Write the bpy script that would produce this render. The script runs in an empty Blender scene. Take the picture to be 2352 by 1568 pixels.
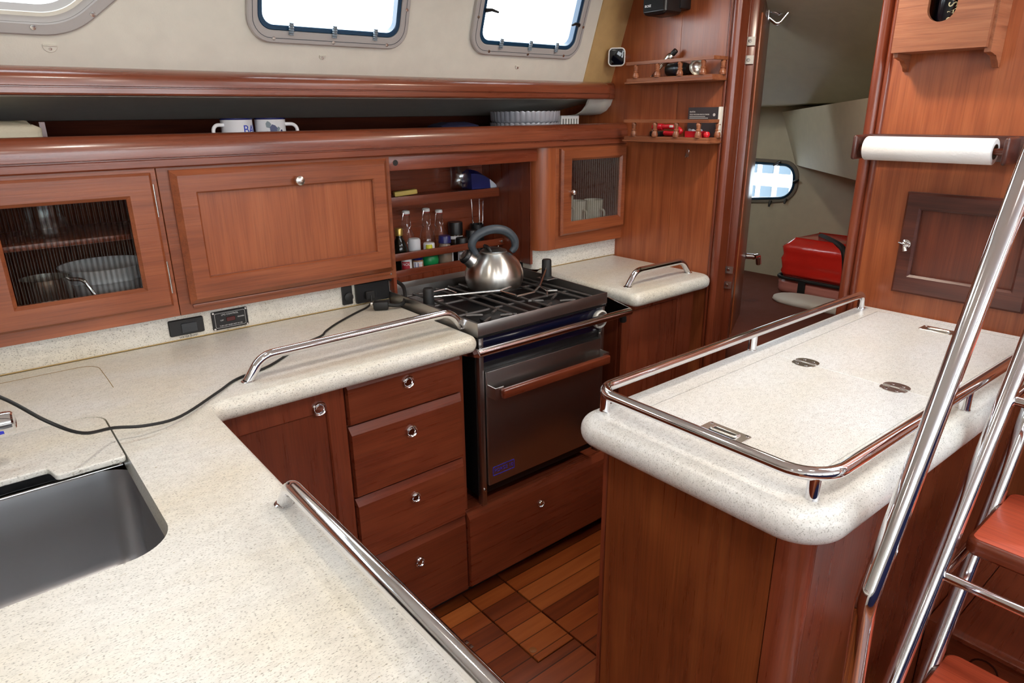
import bpy, bmesh, math, random
from mathutils import Vector as V, Matrix, geometry
random.seed(7)
PI = math.pi
SC = bpy.context.scene
COL = SC.collection

# ------------------------------------------------------------------ objects
def finish(bm, name, mat, sharp=38):
    bmesh.ops.remove_doubles(bm, verts=bm.verts, dist=1e-6)
    bmesh.ops.recalc_face_normals(bm, faces=bm.faces)
    me = bpy.data.meshes.new(name)
    bm.to_mesh(me); bm.free()
    for p in me.polygons: p.use_smooth = True
    me.set_sharp_from_angle(angle=math.radians(sharp))
    if mat: me.materials.append(mat)
    return me

def root_loc(o):
    while o.parent: o = o.parent
    return o.location.copy()

def thing(name, label, cat, loc=(0, 0, 0), group=None, rz=0.0):
    o = bpy.data.objects.new(name, None); COL.objects.link(o)
    o.empty_display_size = 0.03
    o.location = loc; o.rotation_euler = (0, 0, rz)
    o['label'] = label; o['category'] = cat
    if group: o['group'] = group
    return o

def part(name, bm, mat, parent, label=None, local=False, sharp=38):
    """one mesh under its thing (or under a part); geometry given in world space unless local"""
    if not local:
        bmesh.ops.translate(bm, vec=-root_loc(parent), verts=bm.verts)
    o = bpy.data.objects.new(name, finish(bm, name, mat, sharp)); COL.objects.link(o)
    o.parent = parent
    if label: o['label'] = label
    return o

def solo(name, bm, mat, label=None, cat=None, group=None, kind=None, sharp=38):
    bm.verts.ensure_lookup_table()
    xs = [v.co.x for v in bm.verts]; ys = [v.co.y for v in bm.verts]; zs = [v.co.z for v in bm.verts]
    L = V(((min(xs) + max(xs)) / 2, (min(ys) + max(ys)) / 2, min(zs)))
    bmesh.ops.translate(bm, vec=-L, verts=bm.verts)
    o = bpy.data.objects.new(name, finish(bm, name, mat, sharp)); COL.objects.link(o)
    o.location = L
    if label: o['label'] = label
    if cat: o['category'] = cat
    if group: o['group'] = group
    if kind: o['kind'] = kind
    return o

def struct(name, bm, mat, parent=None, sharp=38):
    if parent: return part(name, bm, mat, parent, sharp=sharp)
    o = bpy.data.objects.new(name, finish(bm, name, mat, sharp)); COL.objects.link(o)
    o['kind'] = 'structure'
    return o

def copy_tree(o, loc, label=None, rz=None, group=None):
    c = o.copy(); COL.objects.link(c); c.location = loc
    if rz is not None: c.rotation_euler = (0, 0, rz)
    if label: c['label'] = label
    if group: c['group'] = group
    def kids(src, dst):
        for ch in list(src.children):
            d = ch.copy(); COL.objects.link(d); d.parent = dst
            kids(ch, d)
    kids(o, c)
    return c

# ------------------------------------------------------------------ geometry
def NB(): return bmesh.new()

def box(bm, x0, x1, y0, y1, z0, z1, bev=0, seg=2):
    vs = [bm.verts.new(p) for p in ((x0,y0,z0),(x1,y0,z0),(x1,y1,z0),(x0,y1,z0),(x0,y0,z1),(x1,y0,z1),(x1,y1,z1),(x0,y1,z1))]
    fs = [bm.faces.new([vs[i] for i in q]) for q in ((3,2,1,0),(4,5,6,7),(0,1,5,4),(1,2,6,5),(2,3,7,6),(3,0,4,7))]
    if bev:
        es = list({e for f in fs for e in f.edges})
        bmesh.ops.bevel(bm, geom=es, offset=bev, segments=seg, profile=0.5, affect='EDGES', clamp_overlap=True)
    return bm

def xform(bm, M, since=0):
    bm.verts.ensure_lookup_table()
    bmesh.ops.transform(bm, matrix=M, verts=bm.verts[since:])
    return bm

def nv(bm):
    bm.verts.ensure_lookup_table(); return len(bm.verts)

def merge(dst, src, M=None):
    if M is not None: bmesh.ops.transform(src, matrix=M, verts=src.verts)
    mp = {}
    for v in src.verts: mp[v] = dst.verts.new(v.co)
    for f in src.faces:
        try: dst.faces.new([mp[v] for v in f.verts])
        except ValueError: pass
    src.free(); return dst

def obox(bm, M, sx, sy, sz, bev=0, seg=2):
    b = NB(); box(b, -sx/2, sx/2, -sy/2, sy/2, -sz/2, sz/2, bev, seg)
    return merge(bm, b, M)

def loft(bm, rings, cap0=True, cap1=True, closed=False):
    R = [[bm.verts.new(p) for p in r] for r in rings]
    n = len(R[0]); m = len(R)
    for i in range(m if closed else m-1):
        a, b = R[i], R[(i+1) % m]
        for j in range(n):
            k = (j+1) % n
            try: bm.faces.new((a[j], a[k], b[k], b[j]))
            except ValueError: pass
    if not closed:
        if cap0: bm.faces.new(R[0][::-1])
        if cap1: bm.faces.new(R[-1])
    return bm

def tube(bm, pts, r, seg=14, closed=False, cap=True, radii=None):
    pts = [V(p) for p in pts]; n = len(pts)
    T = []
    for i in range(n):
        if closed: t = pts[(i+1) % n] - pts[i-1]
        elif i == 0: t = pts[1] - pts[0]
        elif i == n-1: t = pts[-1] - pts[-2]
        else: t = (pts[i+1]-pts[i]).normalized() + (pts[i]-pts[i-1]).normalized()
        T.append(t.normalized())
    up = V((0,0,1)) if abs(T[0].z) < 0.9 else V((1,0,0))
    N = (up - T[0]*up.dot(T[0])).normalized()
    rings = []
    for i in range(n):
        if i:
            N = (N - T[i]*N.dot(T[i]))
            N = N.normalized() if N.length > 1e-6 else T[i].orthogonal().normalized()
        Bn = T[i].cross(N)
        rr = radii[i] if radii else r
        rings.append([pts[i] + (N*math.cos(2*PI*k/seg) + Bn*math.sin(2*PI*k/seg))*rr for k in range(seg)])
    return loft(bm, rings, cap, cap, closed)

def fillet(pts, rad, n=7, closed=False):
    pts = [V(p) for p in pts]; out = []; N = len(pts)
    for i, p in enumerate(pts):
        if not closed and (i == 0 or i == N-1): out.append(p); continue
        a, b = pts[i-1], pts[(i+1) % N]
        r = rad[i] if isinstance(rad, (list, tuple)) else rad
        d1 = (a-p).normalized(); d2 = (b-p).normalized()
        ang = d1.angle(d2)
        if r <= 0 or ang > PI-0.01: out.append(p); continue
        L = min(r/math.tan(ang/2), (a-p).length*0.49, (b-p).length*0.49)
        rr = L*math.tan(ang/2)
        c = p + (d1+d2).normalized()*(rr/math.sin(ang/2))
        s = p + d1*L - c; e = p + d2*L - c
        tot = s.angle(e)
        for k in range(n+1):
            t = k/n
            out.append(c + (s*math.sin((1-t)*tot) + e*math.sin(t*tot))/math.sin(tot))
    return out

def lathe(bm, prof, M=None, seg=28):
    """prof = [(r, z)...] round local z; r == 0 closes the end"""
    rows = []
    for r, z in prof:
        if r < 1e-7: rows.append([bm.verts.new((0,0,z))])
        else: rows.append([bm.verts.new((r*math.cos(2*PI*k/seg), r*math.sin(2*PI*k/seg), z)) for k in range(seg)])
    vs = [v for row in rows for v in row]
    for a, b in zip(rows, rows[1:]):
        for k in range(seg):
            l = (k+1) % seg
            if len(a) == 1 and len(b) == 1: continue
            if len(a) == 1: bm.faces.new((a[0], b[l], b[k]))
            elif len(b) == 1: bm.faces.new((a[k], a[l], b[0]))
            else: bm.faces.new((a[k], a[l], b[l], b[k]))
    if M is not None: bmesh.ops.transform(bm, matrix=M, verts=vs)
    return bm

def T(x, y, z): return Matrix.Translation((x, y, z))
def RX(a): return Matrix.Rotation(a, 4, 'X')
def RY(a): return Matrix.Rotation(a, 4, 'Y')
def RZ(a): return Matrix.Rotation(a, 4, 'Z')
FACE_NY = RX(PI/2)                      # local z -> world -y, local x -> x, local y -> z
FACE_NX = RZ(-PI/2) @ RX(PI/2)          # local z -> world -x, local x -> -y, local y -> z

def cyl(bm, c, r, h, axis='Z', seg=24, bev=0):
    M = {'Z': Matrix.Identity(4), 'X': RY(PI/2), 'Y': RX(-PI/2)}[axis]
    if bev: prof = [(0,0),(r-bev,0),(r,bev),(r,h-bev),(r-bev,h),(0,h)]
    else: prof = [(0,0),(r,0),(r,h),(0,h)]
    return lathe(bm, prof, T(*c) @ M, seg)

def rrect(w, h, r, n=6, cx=0, cy=0):
    out = []
    for sx, sy, a0 in ((1,-1,-PI/2),(1,1,0),(-1,1,PI/2),(-1,-1,PI)):
        for k in range(n+1):
            a = a0 + PI/2*k/n
            out.append((cx + sx*(w/2-r) + r*math.cos(a), cy + sy*(h/2-r) + r*math.sin(a)))
    return out

def plate2d(bm, pts, z0, z1, M=None, bev=0):
    """a flat plate with outline pts (xy) between z0 and z1"""
    b = NB()
    if bev:
        rings = [[(x,y,z0) for x,y in pts], [(x,y,z1-bev) for x,y in pts], [(x,y,z1) for x,y in inset(pts, bev)]]
    else:
        rings = [[(x,y,z0) for x,y in pts], [(x,y,z1) for x,y in pts]]
    loft(b, rings)
    return merge(bm, b, M)

def ring2d(bm, outer, inner, z0, z1, M=None, bev=0):
    """flat ring between two outlines of equal length"""
    b = NB()
    if bev:
        oo = inset(outer, bev); ii = inset(inner, -bev)
        rings = [[(x,y,z0) for x,y in outer], [(x,y,z1-bev) for x,y in outer], [(x,y,z1) for x,y in oo],
                 [(x,y,z1) for x,y in ii], [(x,y,z1-bev) for x,y in inner], [(x,y,z0) for x,y in inner]]
    else:
        rings = [[(x,y,z0) for x,y in outer], [(x,y,z1) for x,y in outer], [(x,y,z1) for x,y in inner], [(x,y,z0) for x,y in inner]]
    loft(b, rings, closed=True)
    return merge(bm, b, M)

def inset(pts, d):
    """offset a counter-clockwise outline inwards by d"""
    n = len(pts); out = []
    for i in range(n):
        a, p, b = V(pts[i-1]), V(pts[i]), V(pts[(i+1) % n])
        e1 = (p-a).to_2d(); e2 = (b-p).to_2d()
        if e1.length < 1e-9: e1 = e2
        if e2.length < 1e-9: e2 = e1
        e1.normalize(); e2.normalize()
        n1 = V((-e1.y, e1.x)); n2 = V((-e2.y, e2.x))
        m = n1+n2
        m = m/max(m.dot(n1), 0.35) if m.length > 1e-6 else n1
        out.append((p.x + m.x*d, p.y + m.y*d))
    return out

def slab(bm, outline, holes, z0, z1, r, n=6):
    """worktop slab: counter-clockwise outline with a rounded edge of radius r, and straight cut holes"""
    sec = []
    for k in range(n+1):
        a = -PI/2 + PI/2*k/n; sec.append((r*(1-math.cos(a)), z0 + r + r*math.sin(a)))
    for k in range(n+1):
        a = PI/2*k/n; sec.append((r*(1-math.cos(a)), z1 - r + r*math.sin(a)))
    rings = [[(x,y,z) for x,y in inset(outline, ins)] for ins, z in sec]
    loft(bm, rings, False, False)
    for zz, ins, flip in ((z1, r, False), (z0, r, True)):
        loops = [[V((x,y,zz)) for x,y in inset(outline, ins)]] + [[V((x,y,zz)) for x,y in h] for h in holes]
        flat = [p for l in loops for p in l]
        vs = [bm.verts.new(p) for p in flat]
        for t in geometry.tessellate_polygon(loops):
            try: bm.faces.new([vs[i] for i in (t if not flip else t[::-1])])
            except ValueError: pass
    for h in holes:
        loft(bm, [[(x,y,z0) for x,y in h], [(x,y,z1) for x,y in h]], False, False)
    return bm

def sweep(bm, prof, axis, a, b):
    """extrude a 2D profile: axis 'X' takes (y,z), 'Y' takes (x,z), 'Z' takes (x,y)"""
    f = {'X': lambda p, t: (t, p[0], p[1]), 'Y': lambda p, t: (p[0], t, p[1]), 'Z': lambda p, t: (p[0], p[1], t)}[axis]
    return loft(bm, [[f(p, a) for p in prof], [f(p, b) for p in prof]])

def raised(bm, x0, x1, z0, z1, yb, ym, yf, it, ib, il, ir):
    """a drawer or door front facing -y with a chamfer worked on its edges"""
    A = [(x0,yb,z0),(x1,yb,z0),(x1,yb,z1),(x0,yb,z1)]
    Bq = [(x0,ym,z0),(x1,ym,z0),(x1,ym,z1),(x0,ym,z1)]
    Cq = [(x0+il,yf,z0+ib),(x1-ir,yf,z0+ib),(x1-ir,yf,z1-it),(x0+il,yf,z1-it)]
    return loft(bm, [A, Bq, Cq])

def rectloop(x0, x1, z0, z1): return [(x0,z0),(x1,z0),(x1,z1),(x0,z1)]

def frame_ny(bm, x0, x1, z0, z1, ix0, ix1, iz0, iz1, yb, yf, bev=0.004, ibev=0.006):
    """a rectangular door frame facing -y, its outer and inner edges eased"""
    o = rectloop(x0,x1,z0,z1); i = rectloop(ix0,ix1,iz0,iz1)
    oo = [(x0+bev,z0+bev),(x1-bev,z0+bev),(x1-bev,z1-bev),(x0+bev,z1-bev)]
    ii = [(ix0-ibev,iz0-ibev),(ix1+ibev,iz0-ibev),(ix1+ibev,iz1+ibev),(ix0-ibev,iz1+ibev)]
    g = lambda L, y: [(x,y,z) for x,z in L]
    d = (yf-yb); s = 1 if d > 0 else -1
    rings = [g(o,yb), g(o,yf-s*bev), g(oo,yf), g(ii,yf), g(i,yf-s*ibev), g(i,yb)]
    return loft(bm, rings, closed=True)

def text_bm(s, size, M, depth=0.0004, align='CENTER', xs=1.0):
    cu = bpy.data.curves.new('t', 'FONT'); cu.body = s; cu.size = size; cu.align_x = align; cu.align_y = 'CENTER'
    cu.extrude = depth; cu.resolution_u = 3
    o = bpy.data.objects.new('t', cu); COL.objects.link(o)
    dg = bpy.context.evaluated_depsgraph_get()
    me = bpy.data.meshes.new_from_object(o.evaluated_get(dg))
    bm = NB(); bm.from_mesh(me)
    bpy.data.objects.remove(o); bpy.data.curves.remove(cu); bpy.data.meshes.remove(me)
    bmesh.ops.transform(bm, matrix=M @ Matrix.Diagonal((xs,1,1,1)), verts=bm.verts)
    return bm

# ------------------------------------------------------------------ materials
def newmat(name):
    m = bpy.data.materials.new(name); m.use_nodes = True
    nt = m.node_tree; nt.nodes.clear()
    out = nt.nodes.new('ShaderNodeOutputMaterial')
    return m, nt, out

def N(nt, t, **kw):
    n = nt.nodes.new(t)
    for k, v in kw.items():
        if k.startswith('i_'): n.inputs[k[2:].replace('_', ' ')].default_value = v
        else: setattr(n, k, v)
    return n

def srgb(r, g, b, a=1):
    f = lambda c: (c/255/12.92) if c/255 <= 0.04045 else ((c/255+0.055)/1.055)**2.4
    return (f(r), f(g), f(b), a)

def ramp(nt, stops):
    n = nt.nodes.new('ShaderNodeValToRGB'); e = n.color_ramp.elements
    e[0].position, e[0].color = stops[0]; e[1].position, e[1].color = stops[-1]
    for p, c in stops[1:-1]:
        x = e.new(p); x.color = c
    return n

def plain(name, col, rough=0.5, metal=0.0, coat=0.0, bump=None, spec=0.5, vary=0.0, trans=0.0, sheen=0.0, even=False):
    m, nt, out = newmat(name)
    b = N(nt, 'ShaderNodeBsdfPrincipled')
    b.inputs['Base Color'].default_value = col
    b.inputs['Roughness'].default_value = rough
    b.inputs['Metallic'].default_value = metal
    b.inputs['Coat Weight'].default_value = coat
    b.inputs['Specular IOR Level'].default_value = spec
    b.inputs['Transmission Weight'].default_value = trans
    b.inputs['Sheen Weight'].default_value = sheen
    tc = N(nt, 'ShaderNodeTexCoord')
    nz = N(nt, 'ShaderNodeTexNoise'); nz.inputs['Scale'].default_value = 22; nz.inputs['Detail'].default_value = 4
    nt.links.new(tc.outputs['Object'], nz.inputs['Vector'])
    if vary:
        mx = N(nt, 'ShaderNodeMix', data_type='RGBA', blend_type='MULTIPLY')
        rp = ramp(nt, [(0.3, (1-vary,)*3+(1,)), (0.7, (1+vary*0.4,)*3+(1,))])
        nt.links.new(nz.outputs['Fac'], rp.inputs['Fac'])
        mx.inputs[0].default_value = 1; mx.inputs[6].default_value = col
        nt.links.new(rp.outputs['Color'], mx.inputs[7])
        nt.links.new(mx.outputs[2], b.inputs['Base Color'])
    mr = N(nt, 'ShaderNodeMapRange'); mr.inputs['To Min'].default_value = max(0.02, rough*0.85); mr.inputs['To Max'].default_value = min(1, rough*1.15)
    nt.links.new(nz.outputs['Fac'], mr.inputs['Value'])
    if not even: nt.links.new(mr.outputs['Result'], b.inputs['Roughness'])
    if bump:
        sc, st = bump
        n2 = N(nt, 'ShaderNodeTexNoise'); n2.inputs['Scale'].default_value = sc; n2.inputs['Detail'].default_value = 5
        nt.links.new(tc.outputs['Object'], n2.inputs['Vector'])
        bp = N(nt, 'ShaderNodeBump'); bp.inputs['Strength'].default_value = st; bp.inputs['Distance'].default_value = 0.004
        nt.links.new(n2.outputs['Fac'], bp.inputs['Height']); nt.links.new(bp.outputs['Normal'], b.inputs['Normal'])
    nt.links.new(b.outputs['BSDF'], out.inputs['Surface'])
    return m

def wood(name, axis, light, mid, dark, rough=0.32, figure=0.5, scale=1.0, coat=0.25, crough=0.22):
    """cherry or teak: stretched grain along an axis, pores and a loose cathedral figure"""
    m, nt, out = newmat(name)
    L = nt.links.new
    b = N(nt, 'ShaderNodeBsdfPrincipled')
    tc = N(nt, 'ShaderNodeTexCoord'); oi = N(nt, 'ShaderNodeObjectInfo')
    sc = N(nt, 'ShaderNodeVectorMath', operation='SCALE'); sc.inputs['Scale'].default_value = 13.0
    cb = N(nt, 'ShaderNodeCombineXYZ')
    for k in range(3): L(oi.outputs['Random'], cb.inputs[k])
    L(cb.outputs[0], sc.inputs[0])
    ad = N(nt, 'ShaderNodeVectorMath', operation='ADD'); L(tc.outputs['Object'], ad.inputs[0]); L(sc.outputs[0], ad.inputs[1])
    def stretch(a, c):
        mp = N(nt, 'ShaderNodeMapping'); s = [c*scale]*3; s['XYZ'.index(axis)] = a*scale
        mp.inputs['Scale'].default_value = s; L(ad.outputs[0], mp.inputs['Vector']); return mp
    m1 = stretch(1.6, 34); g = N(nt, 'ShaderNodeTexNoise'); g.inputs['Scale'].default_value = 1.6; g.inputs['Detail'].default_value = 7; g.inputs['Roughness'].default_value = 0.58; g.inputs['Distortion'].default_value = 0.25
    L(m1.outputs[0], g.inputs['Vector'])
    m2 = stretch(0.75, 4.0); n0 = N(nt, 'ShaderNodeTexNoise'); n0.inputs['Scale'].default_value = 1.5; n0.inputs['Detail'].default_value = 2
    L(m2.outputs[0], n0.inputs['Vector'])
    wv = N(nt, 'ShaderNodeMath', operation='MULTIPLY'); wv.inputs[1].default_value = 42.0; L(n0.outputs['Fac'], wv.inputs[0])
    sn = N(nt, 'ShaderNodeMath', operation='SINE'); L(wv.outputs[0], sn.inputs[0])
    s2 = N(nt, 'ShaderNodeMath', operation='MULTIPLY_ADD'); s2.inputs[1].default_value = 0.5; s2.inputs[2].default_value = 0.5; L(sn.outputs[0], s2.inputs[0])
    mxf = N(nt, 'ShaderNodeMix', data_type='FLOAT'); mxf.inputs[0].default_value = figure*0.26
    L(g.outputs['Fac'], mxf.inputs[2]); L(s2.outputs[0], mxf.inputs[3])
    rp = ramp(nt, [(0.16, dark), (0.5, mid), (0.84, light)]); L(mxf.outputs[0], rp.inputs['Fac'])
    m3 = stretch(5, 170); p = N(nt, 'ShaderNodeTexNoise'); p.inputs['Scale'].default_value = 1.5; p.inputs['Detail'].default_value = 3
    L(m3.outputs[0], p.inputs['Vector'])
    pr = ramp(nt, [(0.36, (0.72,0.7,0.68,1)), (0.52, (1,1,1,1))]); L(p.outputs['Fac'], pr.inputs['Fac'])
    mm = N(nt, 'ShaderNodeMix', data_type='RGBA', blend_type='MULTIPLY'); mm.inputs[0].default_value = 0.6
    L(rp.outputs['Color'], mm.inputs[6]); L(pr.outputs['Color'], mm.inputs[7])
    bl = N(nt, 'ShaderNodeTexNoise'); bl.inputs['Scale'].default_value = 2.3; bl.inputs['Detail'].default_value = 2; L(ad.outputs[0], bl.inputs['Vector'])
    br = ramp(nt, [(0.3, (0.84,0.82,0.8,1)), (0.7, (1.1,1.1,1.1,1))]); L(bl.outputs['Fac'], br.inputs['Fac'])
    m4 = N(nt, 'ShaderNodeMix', data_type='RGBA', blend_type='MULTIPLY'); m4.inputs[0].default_value = 1
    L(mm.outputs[2], m4.inputs[6]); L(br.outputs['Color'], m4.inputs[7])
    hs = N(nt, 'ShaderNodeHueSaturation'); L(m4.outputs[2], hs.inputs['Color'])
    vr = N(nt, 'ShaderNodeMapRange'); vr.inputs['To Min'].default_value = 0.9; vr.inputs['To Max'].default_value = 1.1; L(oi.outputs['Random'], vr.inputs['Value']); L(vr.outputs[0], hs.inputs['Value'])
    L(hs.outputs['Color'], b.inputs['Base Color'])
    b.inputs['Roughness'].default_value = rough
    rr = N(nt, 'ShaderNodeMapRange'); rr.inputs['To Min'].default_value = rough*0.85; rr.inputs['To Max'].default_value = rough*1.25; L(g.outputs['Fac'], rr.inputs['Value']); L(rr.outputs[0], b.inputs['Roughness'])
    b.inputs['Coat Weight'].default_value = coat; b.inputs['Coat Roughness'].default_value = crough
    bp = N(nt, 'ShaderNodeBump'); bp.inputs['Strength'].default_value = 0.12; bp.inputs['Distance'].default_value = 0.002; L(p.outputs['Fac'], bp.inputs['Height']); L(bp.outputs['Normal'], b.inputs['Normal'])
    L(b.outputs['BSDF'], out.inputs['Surface'])
    return m

def stone(name, base, warm, speck, stretch=(1,1,1)):
    """solid-surface worktop: cream ground, fine grey and tan flecks, yellowed patches"""
    m, nt, out = newmat(name); L = nt.links.new
    b = N(nt, 'ShaderNodeBsdfPrincipled'); tc = N(nt, 'ShaderNodeTexCoord')
    mp = N(nt, 'ShaderNodeMapping'); mp.inputs['Scale'].default_value = stretch; L(tc.outputs['Object'], mp.inputs['Vector'])
    def nz(scale, det, v=mp):
        n = N(nt, 'ShaderNodeTexNoise'); n.inputs['Scale'].default_value = scale; n.inputs['Detail'].default_value = det; L(v.outputs[0], n.inputs['Vector']); return n
    big = nz(4.0, 3); r0 = ramp(nt, [(0.36, warm), (0.62, base)]); L(big.outputs['Fac'], r0.inputs['Fac'])
    mid = nz(90, 4); r1 = ramp(nt, [(0.3, (0.86,0.855,0.845,1)), (0.6, (1.03,1.03,1.03,1))]); L(mid.outputs['Fac'], r1.inputs['Fac'])
    m1 = N(nt, 'ShaderNodeMix', data_type='RGBA', blend_type='MULTIPLY'); m1.inputs[0].default_value = 0.75; L(r0.outputs['Color'], m1.inputs[6]); L(r1.outputs['Color'], m1.inputs[7])
    fl = nz(380, 4); r2 = ramp(nt, [(0.30, speck), (0.45, (1,1,1,1))]); L(fl.outputs['Fac'], r2.inputs['Fac'])
    m2 = N(nt, 'ShaderNodeMix', data_type='RGBA', blend_type='MULTIPLY'); m2.inputs[0].default_value = 0.85; L(m1.outputs[2], m2.inputs[6]); L(r2.outputs['Color'], m2.inputs[7])
    f3 = nz(230, 2); r3 = ramp(nt, [(0.22, srgb(186,174,140)), (0.31, (1,1,1,1))]); L(f3.outputs['Fac'], r3.inputs['Fac'])
    m3 = N(nt, 'ShaderNodeMix', data_type='RGBA', blend_type='MULTIPLY'); m3.inputs[0].default_value = 0.9; L(m2.outputs[2], m3.inputs[6]); L(r3.outputs['Color'], m3.inputs[7])
    L(m3.outputs[2], b.inputs['Base Color'])
    b.inputs['Roughness'].default_value = 0.36; b.inputs['Coat Weight'].default_value = 0.15; b.inputs['Coat Roughness'].default_value = 0.25
    L(b.outputs['BSDF'], out.inputs['Surface'])
    return m

def steel(name, col, rough, aniso_axis=None, bumpst=0.0):
    m, nt, out = newmat(name); L = nt.links.new
    b = N(nt, 'ShaderNodeBsdfPrincipled'); b.inputs['Base Color'].default_value = col; b.inputs['Metallic'].default_value = 1; b.inputs['Roughness'].default_value = rough
    tc = N(nt, 'ShaderNodeTexCoord'); mp = N(nt, 'ShaderNodeMapping')
    s = [220, 220, 220]
    if aniso_axis: s['XYZ'.index(aniso_axis)] = 3
    else: s = [14, 14, 14]
    mp.inputs['Scale'].default_value = s; L(tc.outputs['Object'], mp.inputs['Vector'])
    n = N(nt, 'ShaderNodeTexNoise'); n.inputs['Scale'].default_value = 1.2; n.inputs['Detail'].default_value = 4; L(mp.outputs[0], n.inputs['Vector'])
    mr = N(nt, 'ShaderNodeMapRange'); mr.inputs['To Min'].default_value = rough*0.88; mr.inputs['To Max'].default_value = rough*1.15; L(n.outputs['Fac'], mr.inputs['Value']); L(mr.outputs[0], b.inputs['Roughness'])
    if bumpst:
        bp = N(nt, 'ShaderNodeBump'); bp.inputs['Strength'].default_value = bumpst; bp.inputs['Distance'].default_value = 0.001; L(n.outputs['Fac'], bp.inputs['Height']); L(bp.outputs['Normal'], b.inputs['Normal'])
    L(b.outputs['BSDF'], out.inputs['Surface'])
    return m

def pane(name, tint=(1,1,1,1), refl=0.06, rough=0.02, ribs=None, ribdark=0.5):
    """thin glass that lets daylight through: clear share plus a mirror share that grows at grazing angles"""
    m, nt, out = newmat(name); L = nt.links.new
    tr = N(nt, 'ShaderNodeBsdfTransparent'); tr.inputs['Color'].default_value = tint
    gl = N(nt, 'ShaderNodeBsdfGlossy'); gl.inputs['Roughness'].default_value = rough
    lw = N(nt, 'ShaderNodeLayerWeight'); lw.inputs['Blend'].default_value = 0.25
    ma = N(nt, 'ShaderNodeMath', operation='MULTIPLY_ADD'); ma.inputs[1].default_value = 0.55; ma.inputs[2].default_value = refl; ma.use_clamp = True
    L(lw.outputs['Facing'], ma.inputs[0])
    mx = N(nt, 'ShaderNodeMixShader'); L(ma.outputs[0], mx.inputs[0]); L(tr.outputs[0], mx.inputs[1]); L(gl.outputs[0], mx.inputs[2])
    if ribs:
        tc = N(nt, 'ShaderNodeTexCoord'); sp = N(nt, 'ShaderNodeSeparateXYZ'); L(tc.outputs['Object'], sp.inputs[0])
        mu = N(nt, 'ShaderNodeMath', operation='MULTIPLY'); mu.inputs[1].default_value = 2*PI*ribs; L(sp.outputs[0], mu.inputs[0])
        sn = N(nt, 'ShaderNodeMath', operation='SINE'); L(mu.outputs[0], sn.inputs[0])
        rp = ramp(nt, [(0.0, (tint[0]*ribdark, tint[1]*ribdark, tint[2]*ribdark, 1)), (0.7, tint)])
        m5 = N(nt, 'ShaderNodeMath', operation='MULTIPLY_ADD'); m5.inputs[1].default_value = .5; m5.inputs[2].default_value = .5; L(sn.outputs[0], m5.inputs[0]); L(m5.outputs[0], rp.inputs['Fac'])
        L(rp.outputs['Color'], tr.inputs['Color'])
        bp = N(nt, 'ShaderNodeBump'); bp.inputs['Strength'].default_value = 1.0; bp.inputs['Distance'].default_value = 0.004; L(sn.outputs[0], bp.inputs['Height']); L(bp.outputs['Normal'], gl.inputs['Normal'])
    L(mx.outputs[0], out.inputs['Surface'])
    return m

def emit(name, col, st):
    m, nt, out = newmat(name)
    e = N(nt, 'ShaderNodeEmission'); e.inputs['Color'].default_value = col; e.inputs['Strength'].default_value = st
    nt.links.new(e.outputs[0], out.inputs['Surface']); return m

LT, MD, DK = srgb(176,101,60), srgb(155,83,48), srgb(126,62,35)
WX = wood('cherry_grain_x', 'X', srgb(162,92,56), srgb(141,76,45), srgb(112,56,33))  # toned darker than the other cherry for weaker light on the upper cabinets
WY = wood('cherry_grain_y', 'Y', LT, MD, DK)
WZP = wood('panel_grain_z', 'Z', srgb(170,100,62), srgb(156,86,50), srgb(132,68,38), figure=0.5)
WZ = wood('cherry_grain_z', 'Z', LT, MD, DK, figure=0.8)
RT, RM, RD = srgb(138,70,44), srgb(122,57,35), srgb(104,45,28)  # same wood as the cherry, darkened in colour for weaker light on low cabinets
RX_ = wood('darkened_wood_x', 'X', RT, RM, RD, rough=0.27, coat=0.35)
RY_ = wood('darkened_wood_y', 'Y', RT, RM, RD, rough=0.27, coat=0.35)
RZ_ = wood('darkened_wood_z', 'Z', RT, RM, RD, rough=0.27, coat=0.35, figure=0.45)
ISL = wood('island_grain_z', 'Z', srgb(152,84,44), srgb(130,66,34), srgb(108,51,26), rough=0.27, coat=0.35, figure=0.75)
TEAKY = wood('teak_grain_y', 'Y', srgb(170,112,78), srgb(146,88,58), srgb(110,60,38), rough=0.4, scale=1.4)
TEAKX = wood('teak_grain_x', 'X', srgb(170,112,78), srgb(146,88,58), srgb(110,60,38), rough=0.4, scale=1.4)
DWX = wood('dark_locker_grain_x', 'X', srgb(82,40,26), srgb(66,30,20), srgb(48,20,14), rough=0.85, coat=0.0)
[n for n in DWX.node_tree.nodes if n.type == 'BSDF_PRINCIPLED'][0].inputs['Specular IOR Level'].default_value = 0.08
TREAD = wood('red_step_grain_y', 'Y', srgb(216,100,68), srgb(206,90,60), srgb(188,76,50), rough=0.45, figure=0.2)
STONE = stone('cream_solid_surface', srgb(223,222,216), srgb(219,213,197), srgb(150,146,140), (0.7,1.25,1))
STONEW = stone('pale_solid_surface', srgb(221,221,219), srgb(217,214,206), srgb(166,164,159), (0.8,1.2,1))
CHROME = steel('polished_steel', (0.78,0.78,0.80,1), 0.07)
STEELX = steel('brushed_steel_x', (0.56,0.55,0.53,1), 0.30, 'X', 0.03)
STEELZ = plain('brushed_steel_z', (0.46,0.44,0.42,1), 0.30, metal=1.0, even=True)
def kettle_steel():
    m = steel('kettle_steel', (0.66,0.64,0.60,1), 0.30, 'Z', 0.0); nt = m.node_tree
    b = [n for n in nt.nodes if n.type == 'BSDF_PRINCIPLED'][0]
    b.inputs['Anisotropic'].default_value = 0.8; b.inputs['Anisotropic Rotation'].default_value = 0.25
    tg = N(nt, 'ShaderNodeTangent', direction_type='RADIAL', axis='Z'); nt.links.new(tg.outputs[0], b.inputs['Tangent'])
    return m
KSTEEL = kettle_steel()
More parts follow.
